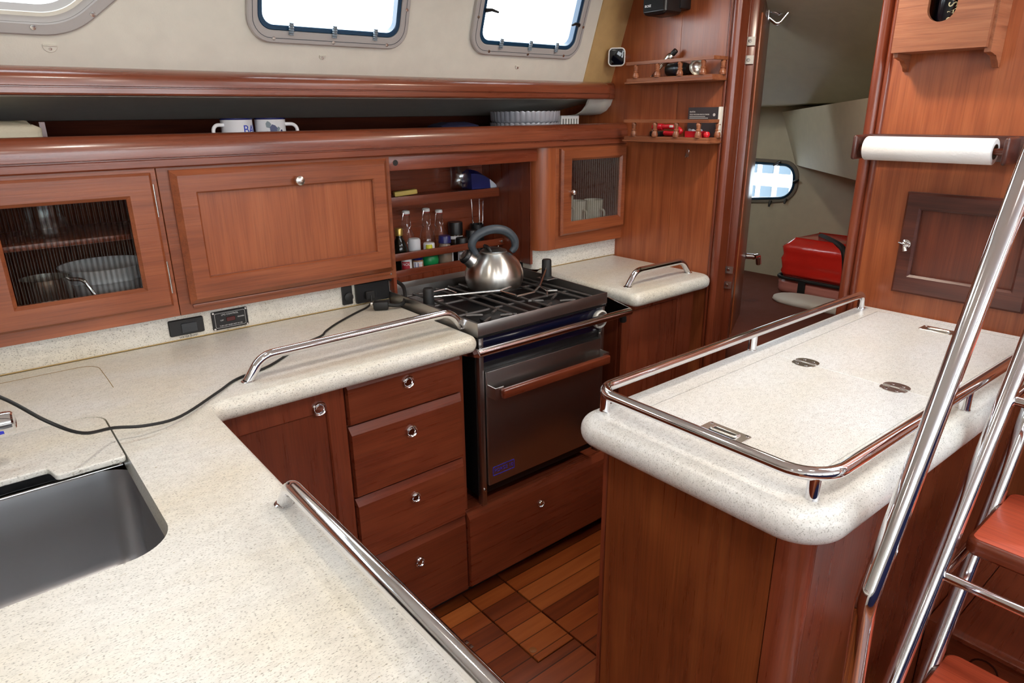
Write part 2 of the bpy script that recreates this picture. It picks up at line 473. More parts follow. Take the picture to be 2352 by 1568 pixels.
GRATE = plain('worn_grate_iron', srgb(92,88,86), 0.36, metal=0.5, bump=(300,0.1))
DFR = wood('dark_mahogany_y', 'Y', srgb(96,52,40), srgb(78,40,32), srgb(56,28,22), rough=0.3, coat=0.3)
DFP = wood('dark_mahogany_z', 'Z', srgb(120,60,38), srgb(100,48,32), srgb(76,34,24), rough=0.3, coat=0.3)
RAILW = wood('rail_mahogany_x', 'X', srgb(150,82,54), srgb(132,68,44), srgb(108,50,32), rough=0.27, coat=0.55, crough=0.16)
SINKM = steel('sink_steel', (0.42,0.42,0.43,1), 0.33, 'X', 0.03)
NICKEL = steel('brushed_nickel', (0.72,0.70,0.66,1), 0.25)
LINER = plain('cream_liner', srgb(222,218,206), 0.62, bump=(260,0.06), vary=0.05)
AFTL = plain('aft_cabin_lining', srgb(196,188,164), 0.7, bump=(200,0.08), vary=0.06)
FRAMEM = plain('grey_window_frame', srgb(176,172,170), 0.45)
GASKET = plain('blue_gasket', srgb(22,62,92), 0.3)
BLACK = plain('black_plastic', srgb(18,18,20), 0.38)
IRON = plain('black_iron', srgb(26,26,27), 0.55, bump=(300,0.15))
NAVY = plain('navy_enamel', srgb(16,18,40), 0.14)
WHITE = plain('white_plastic', srgb(236,236,234), 0.4)
ENAMEL = plain('white_enamel', srgb(232,232,236), 0.18)
PAPER = plain('white_paper', srgb(240,240,238), 0.9, bump=(180,0.35))
GREYK = plain('grey_rubber', srgb(62,70,78), 0.42)
RUBBER = plain('black_rubber', srgb(20,20,20), 0.6)
VINYL = plain('tan_vinyl', srgb(190,158,108), 0.45, bump=(24,0.25), vary=0.12)
CLEAR = pane('clear_glass', (0.97,0.98,0.97,1), 0.05)
WPANE = pane('window_pane', (0.97,0.99,1,1), 0.03)
REED = pane('reeded_glass', (0.97,0.98,0.97,1), 0.06, 0.10, ribs=85, ribdark=0.66)
CLEARP = pane('clear_plastic', (0.9,0.92,0.92,1), 0.14, 0.1)
SKY, LP1, LP2, LP3 = 10.0, 6.0, 3.4, 4.5
# ------------------------------------------------------------------ camera
cam = bpy.data.cameras.new('camera'); co = bpy.data.objects.new('camera', cam); COL.objects.link(co)
cam.sensor_fit = 'HORIZONTAL'; cam.sensor_width = 36.0; cam.lens = 1534.0/2352*36
cam.clip_start = 0.02; cam.clip_end = 200
Rm = Matrix(((0.77147837, 0.21265633, -0.59966525), (-0.6361767, 0.24298222, -0.73228331), (-0.01001669, 0.94643379, 0.32274253)))
co.matrix_world = T(0, 0, 1.48) @ Rm.to_4x4()
SC.camera = co
SC.view_settings.view_transform = 'Standard'; SC.view_settings.look = 'None'; SC.view_settings.gamma = 1
SC.view_settings.use_curve_mapping = False; SC.view_settings.exposure = 0.0
cy = SC.cycles
cy.use_denoising = True; cy.max_bounces = 10; cy.diffuse_bounces = 5; cy.glossy_bounces = 5; cy.transparent_max_bounces = 16; cy.transmission_bounces = 6
cy.caustics_reflective = False; cy.caustics_refractive = False; cy.sample_clamp_indirect = 6.0; cy.blur_glossy = 0.5

# ------------------------------------------------------------------ daylight
w = bpy.data.worlds.new('sky'); SC.world = w; w.use_nodes = True
nt = w.node_tree; bg = nt.nodes['Background']
tcw = N(nt, 'ShaderNodeTexCoord'); nw = N(nt, 'ShaderNodeTexNoise'); nw.inputs['Scale'].default_value = 6; nw.inputs['Detail'].default_value = 3
nt.links.new(tcw.outputs['Generated'], nw.inputs['Vector'])
rw = ramp(nt, [(0.35, (0.70, 0.86, 0.98, 1)), (0.6, (0.98, 0.99, 1.0, 1))]); nt.links.new(nw.outputs['Fac'], rw.inputs['Fac'])
nt.links.new(rw.outputs['Color'], bg.inputs['Color']); bg.inputs['Strength'].default_value = SKY

def lamp(name, x, y, z, power, col, size=0.09, spread=None):
    """a round ceiling light: chrome bezel, frosted lens and the lamp inside it"""
    t = thing('ceiling_light', name, 'ceiling light', (x, y, z))
    b = NB(); lathe(b, [(0.055,0),(0.062,-0.004),(0.060,-0.012),(0.048,-0.014),(0.046,-0.010),(0.046,0)], T(x,y,z)); part('bezel', b, CHROME, t)
    b = NB(); lathe(b, [(0,-0.009),(0.046,-0.009)], T(x,y,z)); part('lens', b, LENS, t)
    l = bpy.data.lights.new('lamp', 'AREA'); l.shape = 'DISK'; l.size = size; l.energy = power; l.color = col
    lo = bpy.data.objects.new('lamp', l); COL.objects.link(lo); lo.location = (x, y, z-0.02)
    return t
LENS = emit('lamp_lens', (1.0, 0.86, 0.66, 1), 14.0)

# ------------------------------------------------------------------ floor
def floor_mat():
    m, nt, out = newmat('teak_floor_planks'); L = nt.links.new
    b = N(nt, 'ShaderNodeBsdfPrincipled'); tc = N(nt, 'ShaderNodeTexCoord'); oi = N(nt, 'ShaderNodeObjectInfo')
    sp = N(nt, 'ShaderNodeSeparateXYZ'); L(tc.outputs['Object'], sp.inputs[0])
    dv = N(nt, 'ShaderNodeMath', operation='DIVIDE'); dv.inputs[1].default_value = 0.0605; L(sp.outputs[1], dv.inputs[0])
    fl = N(nt, 'ShaderNodeMath', operation='FLOOR'); L(dv.outputs[0], fl.inputs[0])
    fr = N(nt, 'ShaderNodeMath', operation='FRACT'); L(dv.outputs[0], fr.inputs[0])
    ro = N(nt, 'ShaderNodeMath', operation='MULTIPLY_ADD'); ro.inputs[1].default_value = 37.0; L(oi.outputs['Random'], ro.inputs[0]); L(fl.outputs[0], ro.inputs[2])
    wn = N(nt, 'ShaderNodeTexWhiteNoise', noise_dimensions='1D'); L(ro.outputs[0], wn.inputs['W'])
    mp = N(nt, 'ShaderNodeMapping'); mp.inputs['Scale'].default_value = (2.2, 30, 30); L(tc.outputs['Object'], mp.inputs['Vector'])
    cb = N(nt, 'ShaderNodeCombineXYZ'); L(wn.outputs['Value'], cb.inputs[0]); L(fl.outputs[0], cb.inputs[2])
    ad = N(nt, 'ShaderNodeVectorMath', operation='ADD'); L(mp.outputs[0], ad.inputs[0]); L(cb.outputs[0], ad.inputs[1])
    g = N(nt, 'ShaderNodeTexNoise'); g.inputs['Scale'].default_value = 1.4; g.inputs['Detail'].default_value = 6; L(ad.outputs[0], g.inputs['Vector'])
    mx = N(nt, 'ShaderNodeMix', data_type='FLOAT'); mx.inputs[0].default_value = 0.5; L(g.outputs['Fac'], mx.inputs[2]); L(wn.outputs['Value'], mx.inputs[3])
    rp = ramp(nt, [(0.2, srgb(104,46,20)), (0.5, srgb(146,72,32)), (0.8, srgb(182,104,52))]); L(mx.outputs[0], rp.inputs['Fac'])
    sm = ramp(nt, [(0.0, (0.2,0.17,0.15,1)), (0.045, (0.3,0.26,0.24,1)), (0.075, (1,1,1,1))]); L(fr.outputs[0], sm.inputs['Fac'])
    m1 = N(nt, 'ShaderNodeMix', data_type='RGBA', blend_type='MULTIPLY'); m1.inputs[0].default_value = 1; L(rp.outputs['Color'], m1.inputs[6]); L(sm.outputs['Color'], m1.inputs[7])
    L(m1.outputs[2], b.inputs['Base Color']); b.inputs['Roughness'].default_value = 0.3; b.inputs['Coat Weight'].default_value = 0.3; b.inputs['Coat Roughness'].default_value = 0.25
    L(b.outputs['BSDF'], out.inputs['Surface']); return m
FLOORM = floor_mat()
b = NB(); box(b, -2.2, 3.4, -2.0, 2.4, -0.06, -0.014); fl0 = struct('floor', b, plain('dark_underfloor', srgb(30,16,10), 0.8))
def board(pts):
    b = NB(); plate2d(b, pts, -0.012, 0.0, bev=0.0015); return part('floor_panel', b, FLOORM, fl0)
board([(-2.2,-2.0),(1.1475,-2.0),(1.1475,1.123),(1.0035,1.123),(1.0035,1.52),(-2.2,1.52)])
board([(1.0085,1.1275),(1.1475,1.1275),(1.1475,1.52),(1.0085,1.52)])
board([(1.1535,-2.0),(2.11,-2.0),(2.11,1.52),(1.1535,1.52)])

# ------------------------------------------------------------------ hull liner with portlights
LN = math.hypot(0.342, 1.0)
vx, vv = V((1,0,0)), V((0,-0.342,1.0))/LN
vn = vx.cross(vv)
LM = Matrix.Translation((0,1.945,1.6)) @ Matrix((vx, vv, vn)).transposed().to_4x4()
def panel_holes(bm, outline, holes, z0, z1, M=None):
    b = NB()
    for zz, flip in ((z1, False), (z0, True)):
        loops = [[V((x,y,zz)) for x,y in outline]] + [[V((x,y,zz)) for x,y in h] for h in holes]
        vs = [b.verts.new(p) for l in loops for p in l]
        for t in geometry.tessellate_polygon(loops):
            try: b.faces.new([vs[i] for i in t])
            except ValueError: pass
    for h in [outline] + holes:
        loft(b, [[(x,y,z0) for x,y in h], [(x,y,z1) for x,y in h]], False, False)
    return merge(bm, b, M)

def poly_round(pts, rads, n=7):
    return [(p.x, p.y) for p in fillet([(x,y,0) for x,y in pts], rads, n, closed=True)]
W2c, W2s = (0.9185, 0.2165), (0.477, 0.285)
W3c, W3s = (1.6415, 0.2165), (0.493, 0.285)
hole2 = rrect(0.405, 0.215, 0.035, 6, *W2c); hole3 = rrect(0.415, 0.215, 0.035, 6, *W3c)
w1out = poly_round([(-0.75,0.061),(0.287,0.061),(0.62,0.352),(-0.75,0.352)], [0.06,0.16,0.06,0.06], 8)
w1hole = inset(w1out, 0.045)
b = NB(); panel_holes(b, [(-2.2,-0.075),(1.965,-0.075),(1.965,0.43),(-2.2,0.43)], [hole2, hole3, w1hole], -0.03, 0.0, LM)
hull = struct('wall_hull', b, LINER)
# tan vinyl return between the liner and the bulkhead
b = NB(); loft(b, [[LM @ V(p) for p in ((1.960,s,0.004),(2.0,s,0.010),(2.06,s,0.006),(2.122,s,0.000),(2.122,s,-0.03),(1.960,s,-0.03))] for s in (-0.03,0.1,0.25,0.43)])
struct('trim_1', b, VINYL)

def portlight(name, c, s, hole, dogs, sides):
    root = bpy.data.objects.new(name, None); COL.objects.link(root); root['kind'] = 'structure'
    root.location = LM @ V((c[0], c[1], 0))
    out_ = rrect(s[0], s[1], 0.062, 8, *c)
    gx, gy = 0.396, 0.196
    if name == 'window_3': gx = 0.406
    mid = rrect(gx+0.026, gy+0.026, 0.038, 8, *c); glass = rrect(gx, gy, 0.030, 8, *c)
    b = NB(); ring2d(b, out_, mid, 0.0005, 0.016, LM, bev=0.003); fr = part('window_frame', b, FRAMEM, root)
    b = NB(); ring2d(b, inset(out_, 0.012), inset(out_, 0.0135), 0.0155, 0.0165, LM); part('seam', b, GREYK, fr)
    b = NB(); ring2d(b, rrect(gx+0.0255, gy+0.0255, 0.038, 8, *c), glass, -0.012, 0.012, LM, bev=0.002); part('gasket', b, GASKET, root)
    b = NB(); plate2d(b, rrect(gx+0.001, gy+0.001, 0.03, 8, *c), -0.008, -0.004, LM); part('glass', b, WPANE, root)
    y0 = c[1] - gy/2
    for dx in dogs:
        b = NB()
        prof = [(0,0)] + [(0.0055 if k % 2 else 0.0072, 0.001+k*0.003) for k in range(11)] + [(0,0.034)]
        lathe(b, prof, LM @ T(dx, y0-0.021, 0.020) @ RX(-PI/2), 12); part('latch', b, plain('grey_latch', srgb(120,132,142), 0.35), root)
    for dx, dy, sg in sides:
        b = NB(); tube(b, [LM @ V(p) for p in ((dx-sg*0.022,dy-0.004,0.018),(dx,dy,0.022),(dx+sg*0.022,dy-0.004,0.03))], 0.004, 8, radii=[0.007,0.005,0.0035]); part('latch', b, BLACK, root)
    for k, (sx, sy) in enumerate(((c[0]-0.17,c[1]-s[1]/2+0.012),(c[0],c[1]-s[1]/2+0.010),(c[0]+0.17,c[1]-s[1]/2+0.012),(c[0]-s[0]/2+0.012,c[1]-0.03),(c[0]+s[0]/2-0.012,c[1]-0.03))):
        b = NB(); lathe(b, [(0.005,0),(0.0045,0.002),(0,0.0025)], LM @ T(sx,sy,0.016), 10); part('screw', b, NICKEL, fr)
    return root
portlight('window_2', W2c, W2s, hole2, (0.795,0.92,1.047), ())
portlight('window_3', W3c, W3s, hole3, (1.516,1.644,1.767), ((1.452,0.212,1),(1.83,0.196,-1)))
root = bpy.data.objects.new('window_1', None); COL.objects.link(root); root['kind'] = 'structure'; root.location = LM @ V((-0.1,0.2,0))
b = NB(); ring2d(b, w1out, inset(w1out,0.026), 0.0005, 0.012, LM, bev=0.003); fr = part('window_frame', b, FRAMEM, root)
b = NB()
i1, i2 = inset(w1out,0.0265), inset(w1out,0.058)
loft(b, [[LM @ V((x,y,0.009)) for x,y in i1],[LM @ V((x,y,-0.018)) for x,y in i2],[LM @ V((x,y,-0.024)) for x,y in i2],[LM @ V((x,y,0.001)) for x,y in i1]], closed=True)
part('window_bevel', b, FRAMEM, root)
b = NB(); plate2d(b, inset(w1out,0.056), -0.023, -0.019, LM); part('glass', b, WPANE, root)
for sx, sy in ((0.214,0.0775),(0.333,0.113),(-0.08,0.0775),(-0.36,0.0775),(0.47,0.233)):
    b = NB(); lathe(b, [(0.006,0),(0.0055,0.002),(0,0.003)], LM @ T(sx,sy,0.012), 12); part('screw', b, NICKEL, fr)

# side deck underside above the open shelf and dark back of that shelf
b = NB(); sweep(b, [(1.93,1.560),(2.36,1.545),(2.36,1.474),(2.28,1.486),(2.15,1.508),(2.02,1.527),(1.945,1.532)], 'X', -2.2, 2.122); struct('ceiling_side_deck', b, LINER)
b = NB(); loft(b, [[(1.985,y,z),(2.119,y,z),(2.119,y+0.01,z),(1.985,y+0.01,z)] for y, z in ((1.932,1.535),(1.945,1.508),(1.968,1.487),(2.0,1.474),(2.06,1.470))]); struct('trim_2', b, LINER)

# ceiling with the companionway opening above the ladder
b = NB(); panel_holes(b, [(-2.2,-2.0),(2.15,-2.0),(2.15,1.85),(-2.2,1.85)], [[(1.40,-0.42),(2.10,-0.42),(2.10,0.34),(1.40,0.34)]], 1.985, 2.02); struct('ceiling', b, plain('white_headliner', srgb(238,236,230), 0.6, vary=0.03))
b = NB(); box(b, -2.23, -2.2, -2.0, 2.4, 0, 2.0); struct('wall_forward', b, LINER)
b = NB(); panel_holes(b, [(-2.2,0.9),(2.15,0.9),(2.15,2.0),(-2.2,2.0)], [rrect(0.95,0.5,0.05,6,-1.5,1.6), rrect(0.95,0.5,0.05,6,-0.4,1.6), rrect(0.95,0.5,0.05,6,0.7,1.6), rrect(0.6,0.5,0.05,6,1.65,1.6)], 0, 0.03, T(0,-2.0,0) @ RX(PI/2)); struct('wall_starboard', b, LINER)  # unseen wall; its openings are made large to let in fill daylight
b = NB(); box(b, -2.2, 2.15, -2.03, -1.6, 0, 0.9); struct('wall_settee', b, plain('settee_cloth', srgb(36,48,100), 0.9))

# unseen shell added behind the joinery to block stray sky light
b = NB(); box(b, -2.23, 3.40, 2.44, 2.47, -0.08, 1.575); box(b, -2.23, 2.14, 1.95, 2.44, 1.565, 1.58); box(b, -2.23, 3.40, -2.0, 2.47, -0.10, -0.065); box(b, -2.25, -2.231, -2.0, 2.47, -0.08, 2.05)
struct('wall_light_block', b, plain('light_block_shell', srgb(60,56,50), 0.8))
# ------------------------------------------------------------------ bulkhead
XB = 2.12
def yz_panel(name, pts, x0, x1, mat, parent=None):
    b = NB(); loft(b, [[(x0,y,z) for y,z in pts],[(x1,y,z) for y,z in pts]]); return struct(name, b, mat, parent)
bh = yz_panel('wall_bulkhead', [(0.90,0),(0.90,2.0),(-2.0,2.0),(-2.0,0)], XB, XB+0.03, WZ)
yz_panel('bulkhead_board', [(1.62,0),(1.62,2.0),(1.405,2.0),(1.405,0)], XB, XB+0.03, WZ, bh)
yz_panel('bulkhead_board', [(2.43,0),(2.43,1.565),(1.965,1.565),(1.825,1.985),(1.6215,1.985),(1.6215,0)], XB, XB+0.03, WZ, bh)
yz_panel('header_board', [(1.405,1.955),(1.405,2.0),(0.90,2.0),(0.90,1.955)], XB, XB+0.03, WZ, bh)
def jamb(name, prof):
    b = NB(); sweep(b, prof, 'Z', 0.0, 1.985); return struct(name, b, RZ_)
def halfround(y0, y1, x0, d, n=6):
    c = (y0+y1)/2; r = abs(y1-y0)/2
    return [(x0 - d*math.sin(PI*k/n), c + (y0-c)*math.cos(PI*k/n)) for k in range(n+1)]
jamb('trim_3', [(XB+0.045,1.383)] + [(XB-0.002,1.383)] + halfround(1.386,1.412,XB-0.004,0.010) + [(XB-0.004,1.414)] + halfround(1.415,1.428,XB-0.001,0.006) + [(XB+0.03,1.43),(XB+0.045,1.43)])
jamb('trim_4', [(XB+0.045,0.884),(XB-0.0005,0.884)] + halfround(0.887,0.903,XB-0.001,0.007) + [(XB-0.004,0.904)] + halfround(0.905,0.934,XB-0.006,0.012) + [(XB+0.0,0.937),(XB+0.045,0.937)])

# ------------------------------------------------------------------ aft cabin beyond the doorway
XA = 3.35
port4 = poly_round([(1.775,1.048),(2.12,1.012),(2.13,1.228),(1.785,1.222)], [0.085,0.05,0.05,0.07], 8)
hole4 = inset(port4, 0.012)
AM = Matrix(((0,0,-1,XA),(1,0,0,0),(0,1,0,0),(0,0,0,1)))     # local x -> y, y -> z, z -> -x
b = NB(); panel_holes(b, [(0.3,0.0),(2.23,0.0),(2.23,2.0),(0.3,2.0)], [hole4], -0.03, 0.0, AM); struct('wall_aft', b, AFTL)
b = NB(); box(b, XB+0.031, XA, 2.20, 2.23, 0, 1.95); struct('wall_aft_hull', b, AFTL)
b = NB(); box(b, XB+0.03, XA, 0.27, 0.30, 0, 2.0); struct('wall_aft_inner', b, AFTL)
b = NB(); loft(b, [[(x,y,z) for x,z in ((2.15,1.90),(2.62,1.80),(3.02,1.512),(XA,1.500),(XA,2.0),(2.15,2.0))] for y in (0.3,2.19)]); struct('ceiling_aft', b, AFTL)
# sloping side and underside of the cockpit well
def q(*p): return [V(x) for x in p]
c3, c5 = V((3.35,1.90,1.474)), V((3.35,1.792,1.218)); dr = V((-0.55,-0.503,0.0)).normalized()
L_ = 1.35
b = NB()
a0, a1, e0, e1 = c3, c5, c3+dr*L_+V((0,0,0.05)), c5+dr*L_+V((0,0,0.01))
back = V((0.62,-0.68,0))
loft(b, [[a0, a1, a1+back*0.9, a0+back*0.9+V((0,0,0.04))], [e0, e1, e1+back*0.9, e0+back*0.9]])
struct('wall_cockpit_well', b, AFTL)
root = bpy.data.objects.new('window_4', None); COL.objects.link(root); root['kind'] = 'structure'; root.location = AM @ V((1.95,1.14,0))
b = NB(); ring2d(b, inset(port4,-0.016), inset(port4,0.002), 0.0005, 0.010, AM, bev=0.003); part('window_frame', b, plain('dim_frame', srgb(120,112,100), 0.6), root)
b = NB(); ring2d(b, inset(port4,0.002), inset(port4,0.014), 0.0, 0.014, AM, bev=0.003); part('gasket', b, GASKET, root)
b = NB(); plate2d(b, inset(port4,0.012), -0.008, -0.004, AM); part('glass', b, WPANE, root)
for y, z, dy, dz in ((1.87,1.232,0.03,-0.02),(1.782,1.135,-0.028,0.012),(1.815,1.045,0.0,-0.022),(1.90,1.03,0.0,-0.03)):
    b = NB(); tube(b, [AM @ V((y,z,0.014)), AM @ V((y+dy*.5,z+dz*.5,0.022)), AM @ V((y+dy,z+dz,0.026))], 0.006, 8, radii=[0.009,0.007,0.005]); part('latch', b, BLACK, root)

# neighbouring boat outside the aft portlight
t = thing('moored_boat', 'white boat cabin with blue windows seen through the small aft portlight', 'boat', (5.9,3.3,-1.5))
b = NB(); box(b, 5.6, 6.4, 1.8, 5.0, -1.5, 1.7, 0.05); part('cabin_side', b, plain('white_gelcoat', srgb(240,244,248), 0.3), t)
for y, z, hh in ((3.084,1.03,0.072),(3.244,1.03,0.072),(3.084,0.797,0.052),(3.244,0.797,0.052),(3.404,1.03,0.072),(3.404,0.797,0.052)):
    b = NB(); box(b, 5.585, 5.61, y-0.054, y+0.054, z-hh, z+hh, 0.006); part('cabin_window', b, plain('blue_tint', srgb(52,68,80), 0.4), t)
# ------------------------------------------------------------------ worktops
ZC = 0.91
leg_out = [(p.x,p.y) for p in fillet([(-0.95,0.12,0),(0.325,0.12,0),(0.325,1.385,0),(1.024,1.385,0),(1.024,1.905,0),(-0.95,1.905,0)], [0,0.05,0.028,0.03,0,0], 8, closed=True)]
sink_hole = [(p.x,p.y) for p in fillet([(-0.33,0.922,0),(0.142,0.922,0),(0.142,1.497,0),(-0.33,1.497,0)], [0.05,0.065,0.045,0.05], 10, closed=True)]
ct = thing('worktop', 'large L-shaped cream speckled worktop with the sink cut into it', 'worktop', (0.0, 1.0, 0.86))
b = NB(); slab(b, leg_out, [sink_hole], 0.862, ZC, 0.022); part('slab', b, STONE, ct)
b = NB(); box(b, -0.95, 1.054, 1.893, 1.91, ZC-0.001, 0.986, 0.003); part('backsplash', b, STONE, ct)
b = NB(); box(b, -0.95, 1.053, 1.8905, 1.8935, ZC, ZC+0.002); part('sealant_line', b, plain('aged_sealant', srgb(176,148,92), 0.6), ct, 'yellowed sealant line')
def flush_groove(pts, wid=0.0016, z=ZC):
    b = NB(); tube(b, [V((x,y,z)) for x,y in pts], wid/2, 6); return b
g1 = [(-0.5,1.832)] + [(p.x,p.y) for p in fillet([(0.10,1.832,0),(0.184,1.832,0),(0.186,1.70,0)], [0,0.075,0], 8)][1:] + [(0.186,1.635)]
part('hatch_joint', flush_groove(g1), plain('joint_tan', srgb(150,122,72), 0.7), ct)

rc_out = [(p.x,p.y) for p in fillet([(1.666,1.385,0),(2.112,1.385,0),(2.112,1.60,0),(2.118,1.62,0),(2.118,1.905,0),(1.684,1.905,0),(1.672,1.60,0)], [0.03,0.055,0.03,0.0,0,0,0], 7, closed=True)]
rc = thing('worktop', 'small cream worktop between the stove and the bulkhead', 'worktop', (1.9, 1.65, 0.86))
b = NB(); slab(b, rc_out, [], 0.862, ZC, 0.022); part('slab', b, STONE, rc)
bs = [(2.118,1.893),(2.118,1.908),(1.676,1.908)] + [(1.676,1.962),(1.666,1.962)] + [(1.666+0.0,1.925)] + [(1.70-0.034*math.cos(a), 1.925-0.030*math.sin(a)) for a in (PI*k/12 for k in range(1,6))] + [(1.70,1.893)]
b = NB(); sweep(b, bs, 'Z', ZC-0.001, 0.986); part('backsplash', b, STONE, rc)
b = NB(); box(b, 1.69, 2.118, 1.8905, 1.8935, ZC, ZC+0.002); part('sealant_line', b, bpy.data.materials['aged_sealant'], rc, 'yellowed sealant line')

# ------------------------------------------------------------------ sink and its cover
sk = thing('sink', 'stainless steel double sink sunk into the cream worktop', 'sink', (-0.1, 1.2, 0.70))
def basin(x0, x1, y0, y1, r, zt, zb):
    o = [(p.x,p.y) for p in fillet([(x0,y0,0),(x1,y0,0),(x1,y1,0),(x0,y1,0)], r, 8, closed=True)]
    secs = [(0,zt),(0.003,zt-0.02),(0.012,zb+0.03),(0.022,zb+0.010),(0.04,zb)]
    return [[(x,y,z) for x,y in inset(o, i)] for i, z in secs]
ba = NB(); r_ = basin(-0.335,0.153,0.915,1.332,0.062,0.861,0.655); loft(ba, r_, False, True); part('front_basin', ba, SINKM, sk)
ba = NB(); r_ = basin(-0.335,0.153,1.343,1.502,0.050,0.861,0.70); loft(ba, r_, False, True); part('back_basin', ba, SINKM, sk)
b = NB(); tube(b, [(-0.30,1.3375,0.8605),(0.10,1.3375,0.8605),(0.140,1.3375,0.8600)], 0.0062, 10); part('divider', b, CHROME, sk, 'bright rolled divider between the two basins')
b = NB(); lathe(b, [(0.04,0.656),(0.036,0.659),(0.02,0.657),(0,0.656)], T(-0.1,1.05,0), 24); part('drain', b, CHROME, sk)
# the cover over the back basin, with a finger notch in its front edge
cv = [(-0.335,1.2445),(0.030,1.2445),(0.036,1.2300),(0.139,1.2300)]
cvo = poly_round([(-0.325,1.299),(0.026,1.299),(0.034,1.260),(0.1395,1.260),(0.1395,1.494),(-0.325,1.494)], [0.01,0.008,0.008,0.006,0.04,0.04], 6)
b = NB(); slab(b, cvo, [], 0.899, ZC, 0.0025, 3); solo('sink_cover', b, STONE, 'cream cover board laid over the back half of the sink', 'sink cover')
b = NB(); box(b, -0.16, -0.02, 1.372, 1.43, 0.752, 0.79, 0.01); solo('sponge', b, plain('green_sponge', srgb(20,110,80), 0.9, bump=(200,0.6)), 'green sponge lying in the shadowed back basin of the sink', 'sponge')
# faucet: only its lever end reaches into the picture
fa = thing('faucet', 'chrome faucet at the back of the sink', 'faucet', (-0.14, 1.56, ZC))
b = NB(); lathe(b, [(0,0),(0.03,0),(0.03,0.006),(0.022,0.012),(0.02,0.075),(0.024,0.08),(0.022,0.10),(0,0.104)], T(-0.14,1.56,ZC)); part('base', b, CHROME, fa)
b = NB(); tube(b, fillet([(-0.14,1.56,ZC+0.085),(-0.135,1.50,0.985),(-0.11,1.39,0.985),(-0.045,1.372,0.986)], 0.03, 6), 0.0125, 14); part('spout', b, CHROME, fa)
b = NB(); M = T(-0.035,1.3665,0.986) @ V((1,-0.16,0.03)).to_track_quat('Z','Y').to_matrix().to_4x4()
lathe(b, [(0,-0.03),(0.0165,-0.03),(0.0185,-0.022),(0.0185,0.026),(0.0172,0.033),(0.0140,0.0355),(0.012,0.034),(0,0.034)], M, 26); part('spray_head', b, CHROME, fa)
b = NB(); obox(b, T(-0.026,1.352,0.9735) @ RX(0.7), 0.016, 0.003, 0.010, 0.001); part('blue_mark', b, plain('blue_mark', srgb(20,40,220), 0.4), fa, 'blue mark')

# ------------------------------------------------------------------ base cabinets
def pull(parent, x, z, y, r=0.0165):
    b = NB(); lathe(b, [(0,0),(r,0),(r,0.003),(r*0.86,0.0055),(r*0.74,0.0045),(r*0.66,0.0025)], T(x,y,z) @ FACE_NY, 26); h = part('flush_pull', b, CHROME, parent)
    b = NB(); lathe(b, [(r*0.66,0.0026),(r*0.6,0.0008),(r*0.3,0.0003),(0,0.0003)], T(x,y,z) @ FACE_NY, 22); part('pull_cup', b, CHROME, h)
    b = NB(); plate2d(b, [(-r*0.55,-0.0005),(r*0.55,-0.0005),(r*0.42,0.006),(0,0.009),(-r*0.42,0.006)], 0.0012, 0.004, T(x,y,z+0.001) @ FACE_NY, bev=0.001); part('finger_tab', b, CHROME, h)
    return h
YF = 1.44
# corner unit with one framed door
t = thing('base_cabinet', 'wooden corner base cabinet with one framed door and a flush pull', 'cabinet', (0.46, 1.66, 0.0))
b = NB(); box(b, 0.33, 0.6435, YF+0.018, 1.90, 0.05, 0.861); part('carcass', b, RZ_, t)
b = NB(); frame_ny(b, 0.332, 0.6415, 0.075, 0.858, 0.385, 0.592, 0.13, 0.795, YF+0.018, YF, 0.003, 0.004); d = part('door', b, RZ_, t)
b = NB(); box(b, 0.384, 0.593, YF+0.007, YF+0.016, 0.129, 0.796); part('door_panel', b, RZ_, d)
pull(d, 0.574, 0.810, YF-0.001, 0.0185)
# drawer bank
t = thing('drawer_cabinet', 'wooden bank of four stacked drawers left of the stove', 'cabinet', (0.82, 1.66, 0.0))
b = NB(); box(b, 0.645, 0.998, YF+0.02, 1.90, 0.05, 0.861); part('carcass', b, RX_, t)
for z0, z1 in ((0.737,0.858),(0.529,0.731),(0.331,0.523),(0.062,0.325)):
    b = NB(); raised(b, 0.6475, 0.9945, z0, z1, YF+0.0195, YF+0.010, YF, 0.022, 0.003, 0.004, 0.004); d = part('drawer', b, RX_, t, sharp=14)
    pz = {0.737:0.813,0.529:0.669,0.331:0.464,0.062:0.248}[z0]
    pull(d, 0.823, pz, YF-0.001, 0.0175 if z0 > 0.5 else 0.0155)
# wide drawer below the stove
t = thing('drawer_cabinet', 'wide wooden drawer unit below the stove', 'cabinet', (1.33, 1.66, 0.0))
b = NB(); box(b, 1.0, 1.664, YF+0.02, 1.90, 0.05, 0.333); part('carcass', b, RX_, t)
b = NB(); raised(b, 1.0015, 1.662, 0.062, 0.330, YF+0.0195, YF+0.010, YF, 0.022, 0.003, 0.004, 0.004); d = part('drawer', b, RX_, t, sharp=14)
pull(d, 1.296, 0.248, YF-0.001, 0.0135)
# right unit
t = thing('base_cabinet', 'wooden base cabinet below the small worktop by the doorway', 'cabinet', (1.87, 1.66, 0.0))
b = NB(); box(b, 1.666, 2.06, YF+0.02, 1.90, 0.05, 0.861); part('carcass', b, RZ_, t)
b = NB(); frame_ny(b, 1.666, 2.062, 0.055, 0.860, 1.70, 1.966, 0.10, 0.834, YF+0.02, YF, 0.003, 0.003); part('face_frame', b, RZ_, t)
b = NB(); box(b, 1.702, 1.9645, YF+0.004, YF+0.018, 0.102, 0.8325, 0.001); part('door', b, RZ_, t)
b = NB(); box(b, 2.064, 2.118, 1.50, 1.90, 0.0, 0.861); part('filler_board', b, RZ_, t)
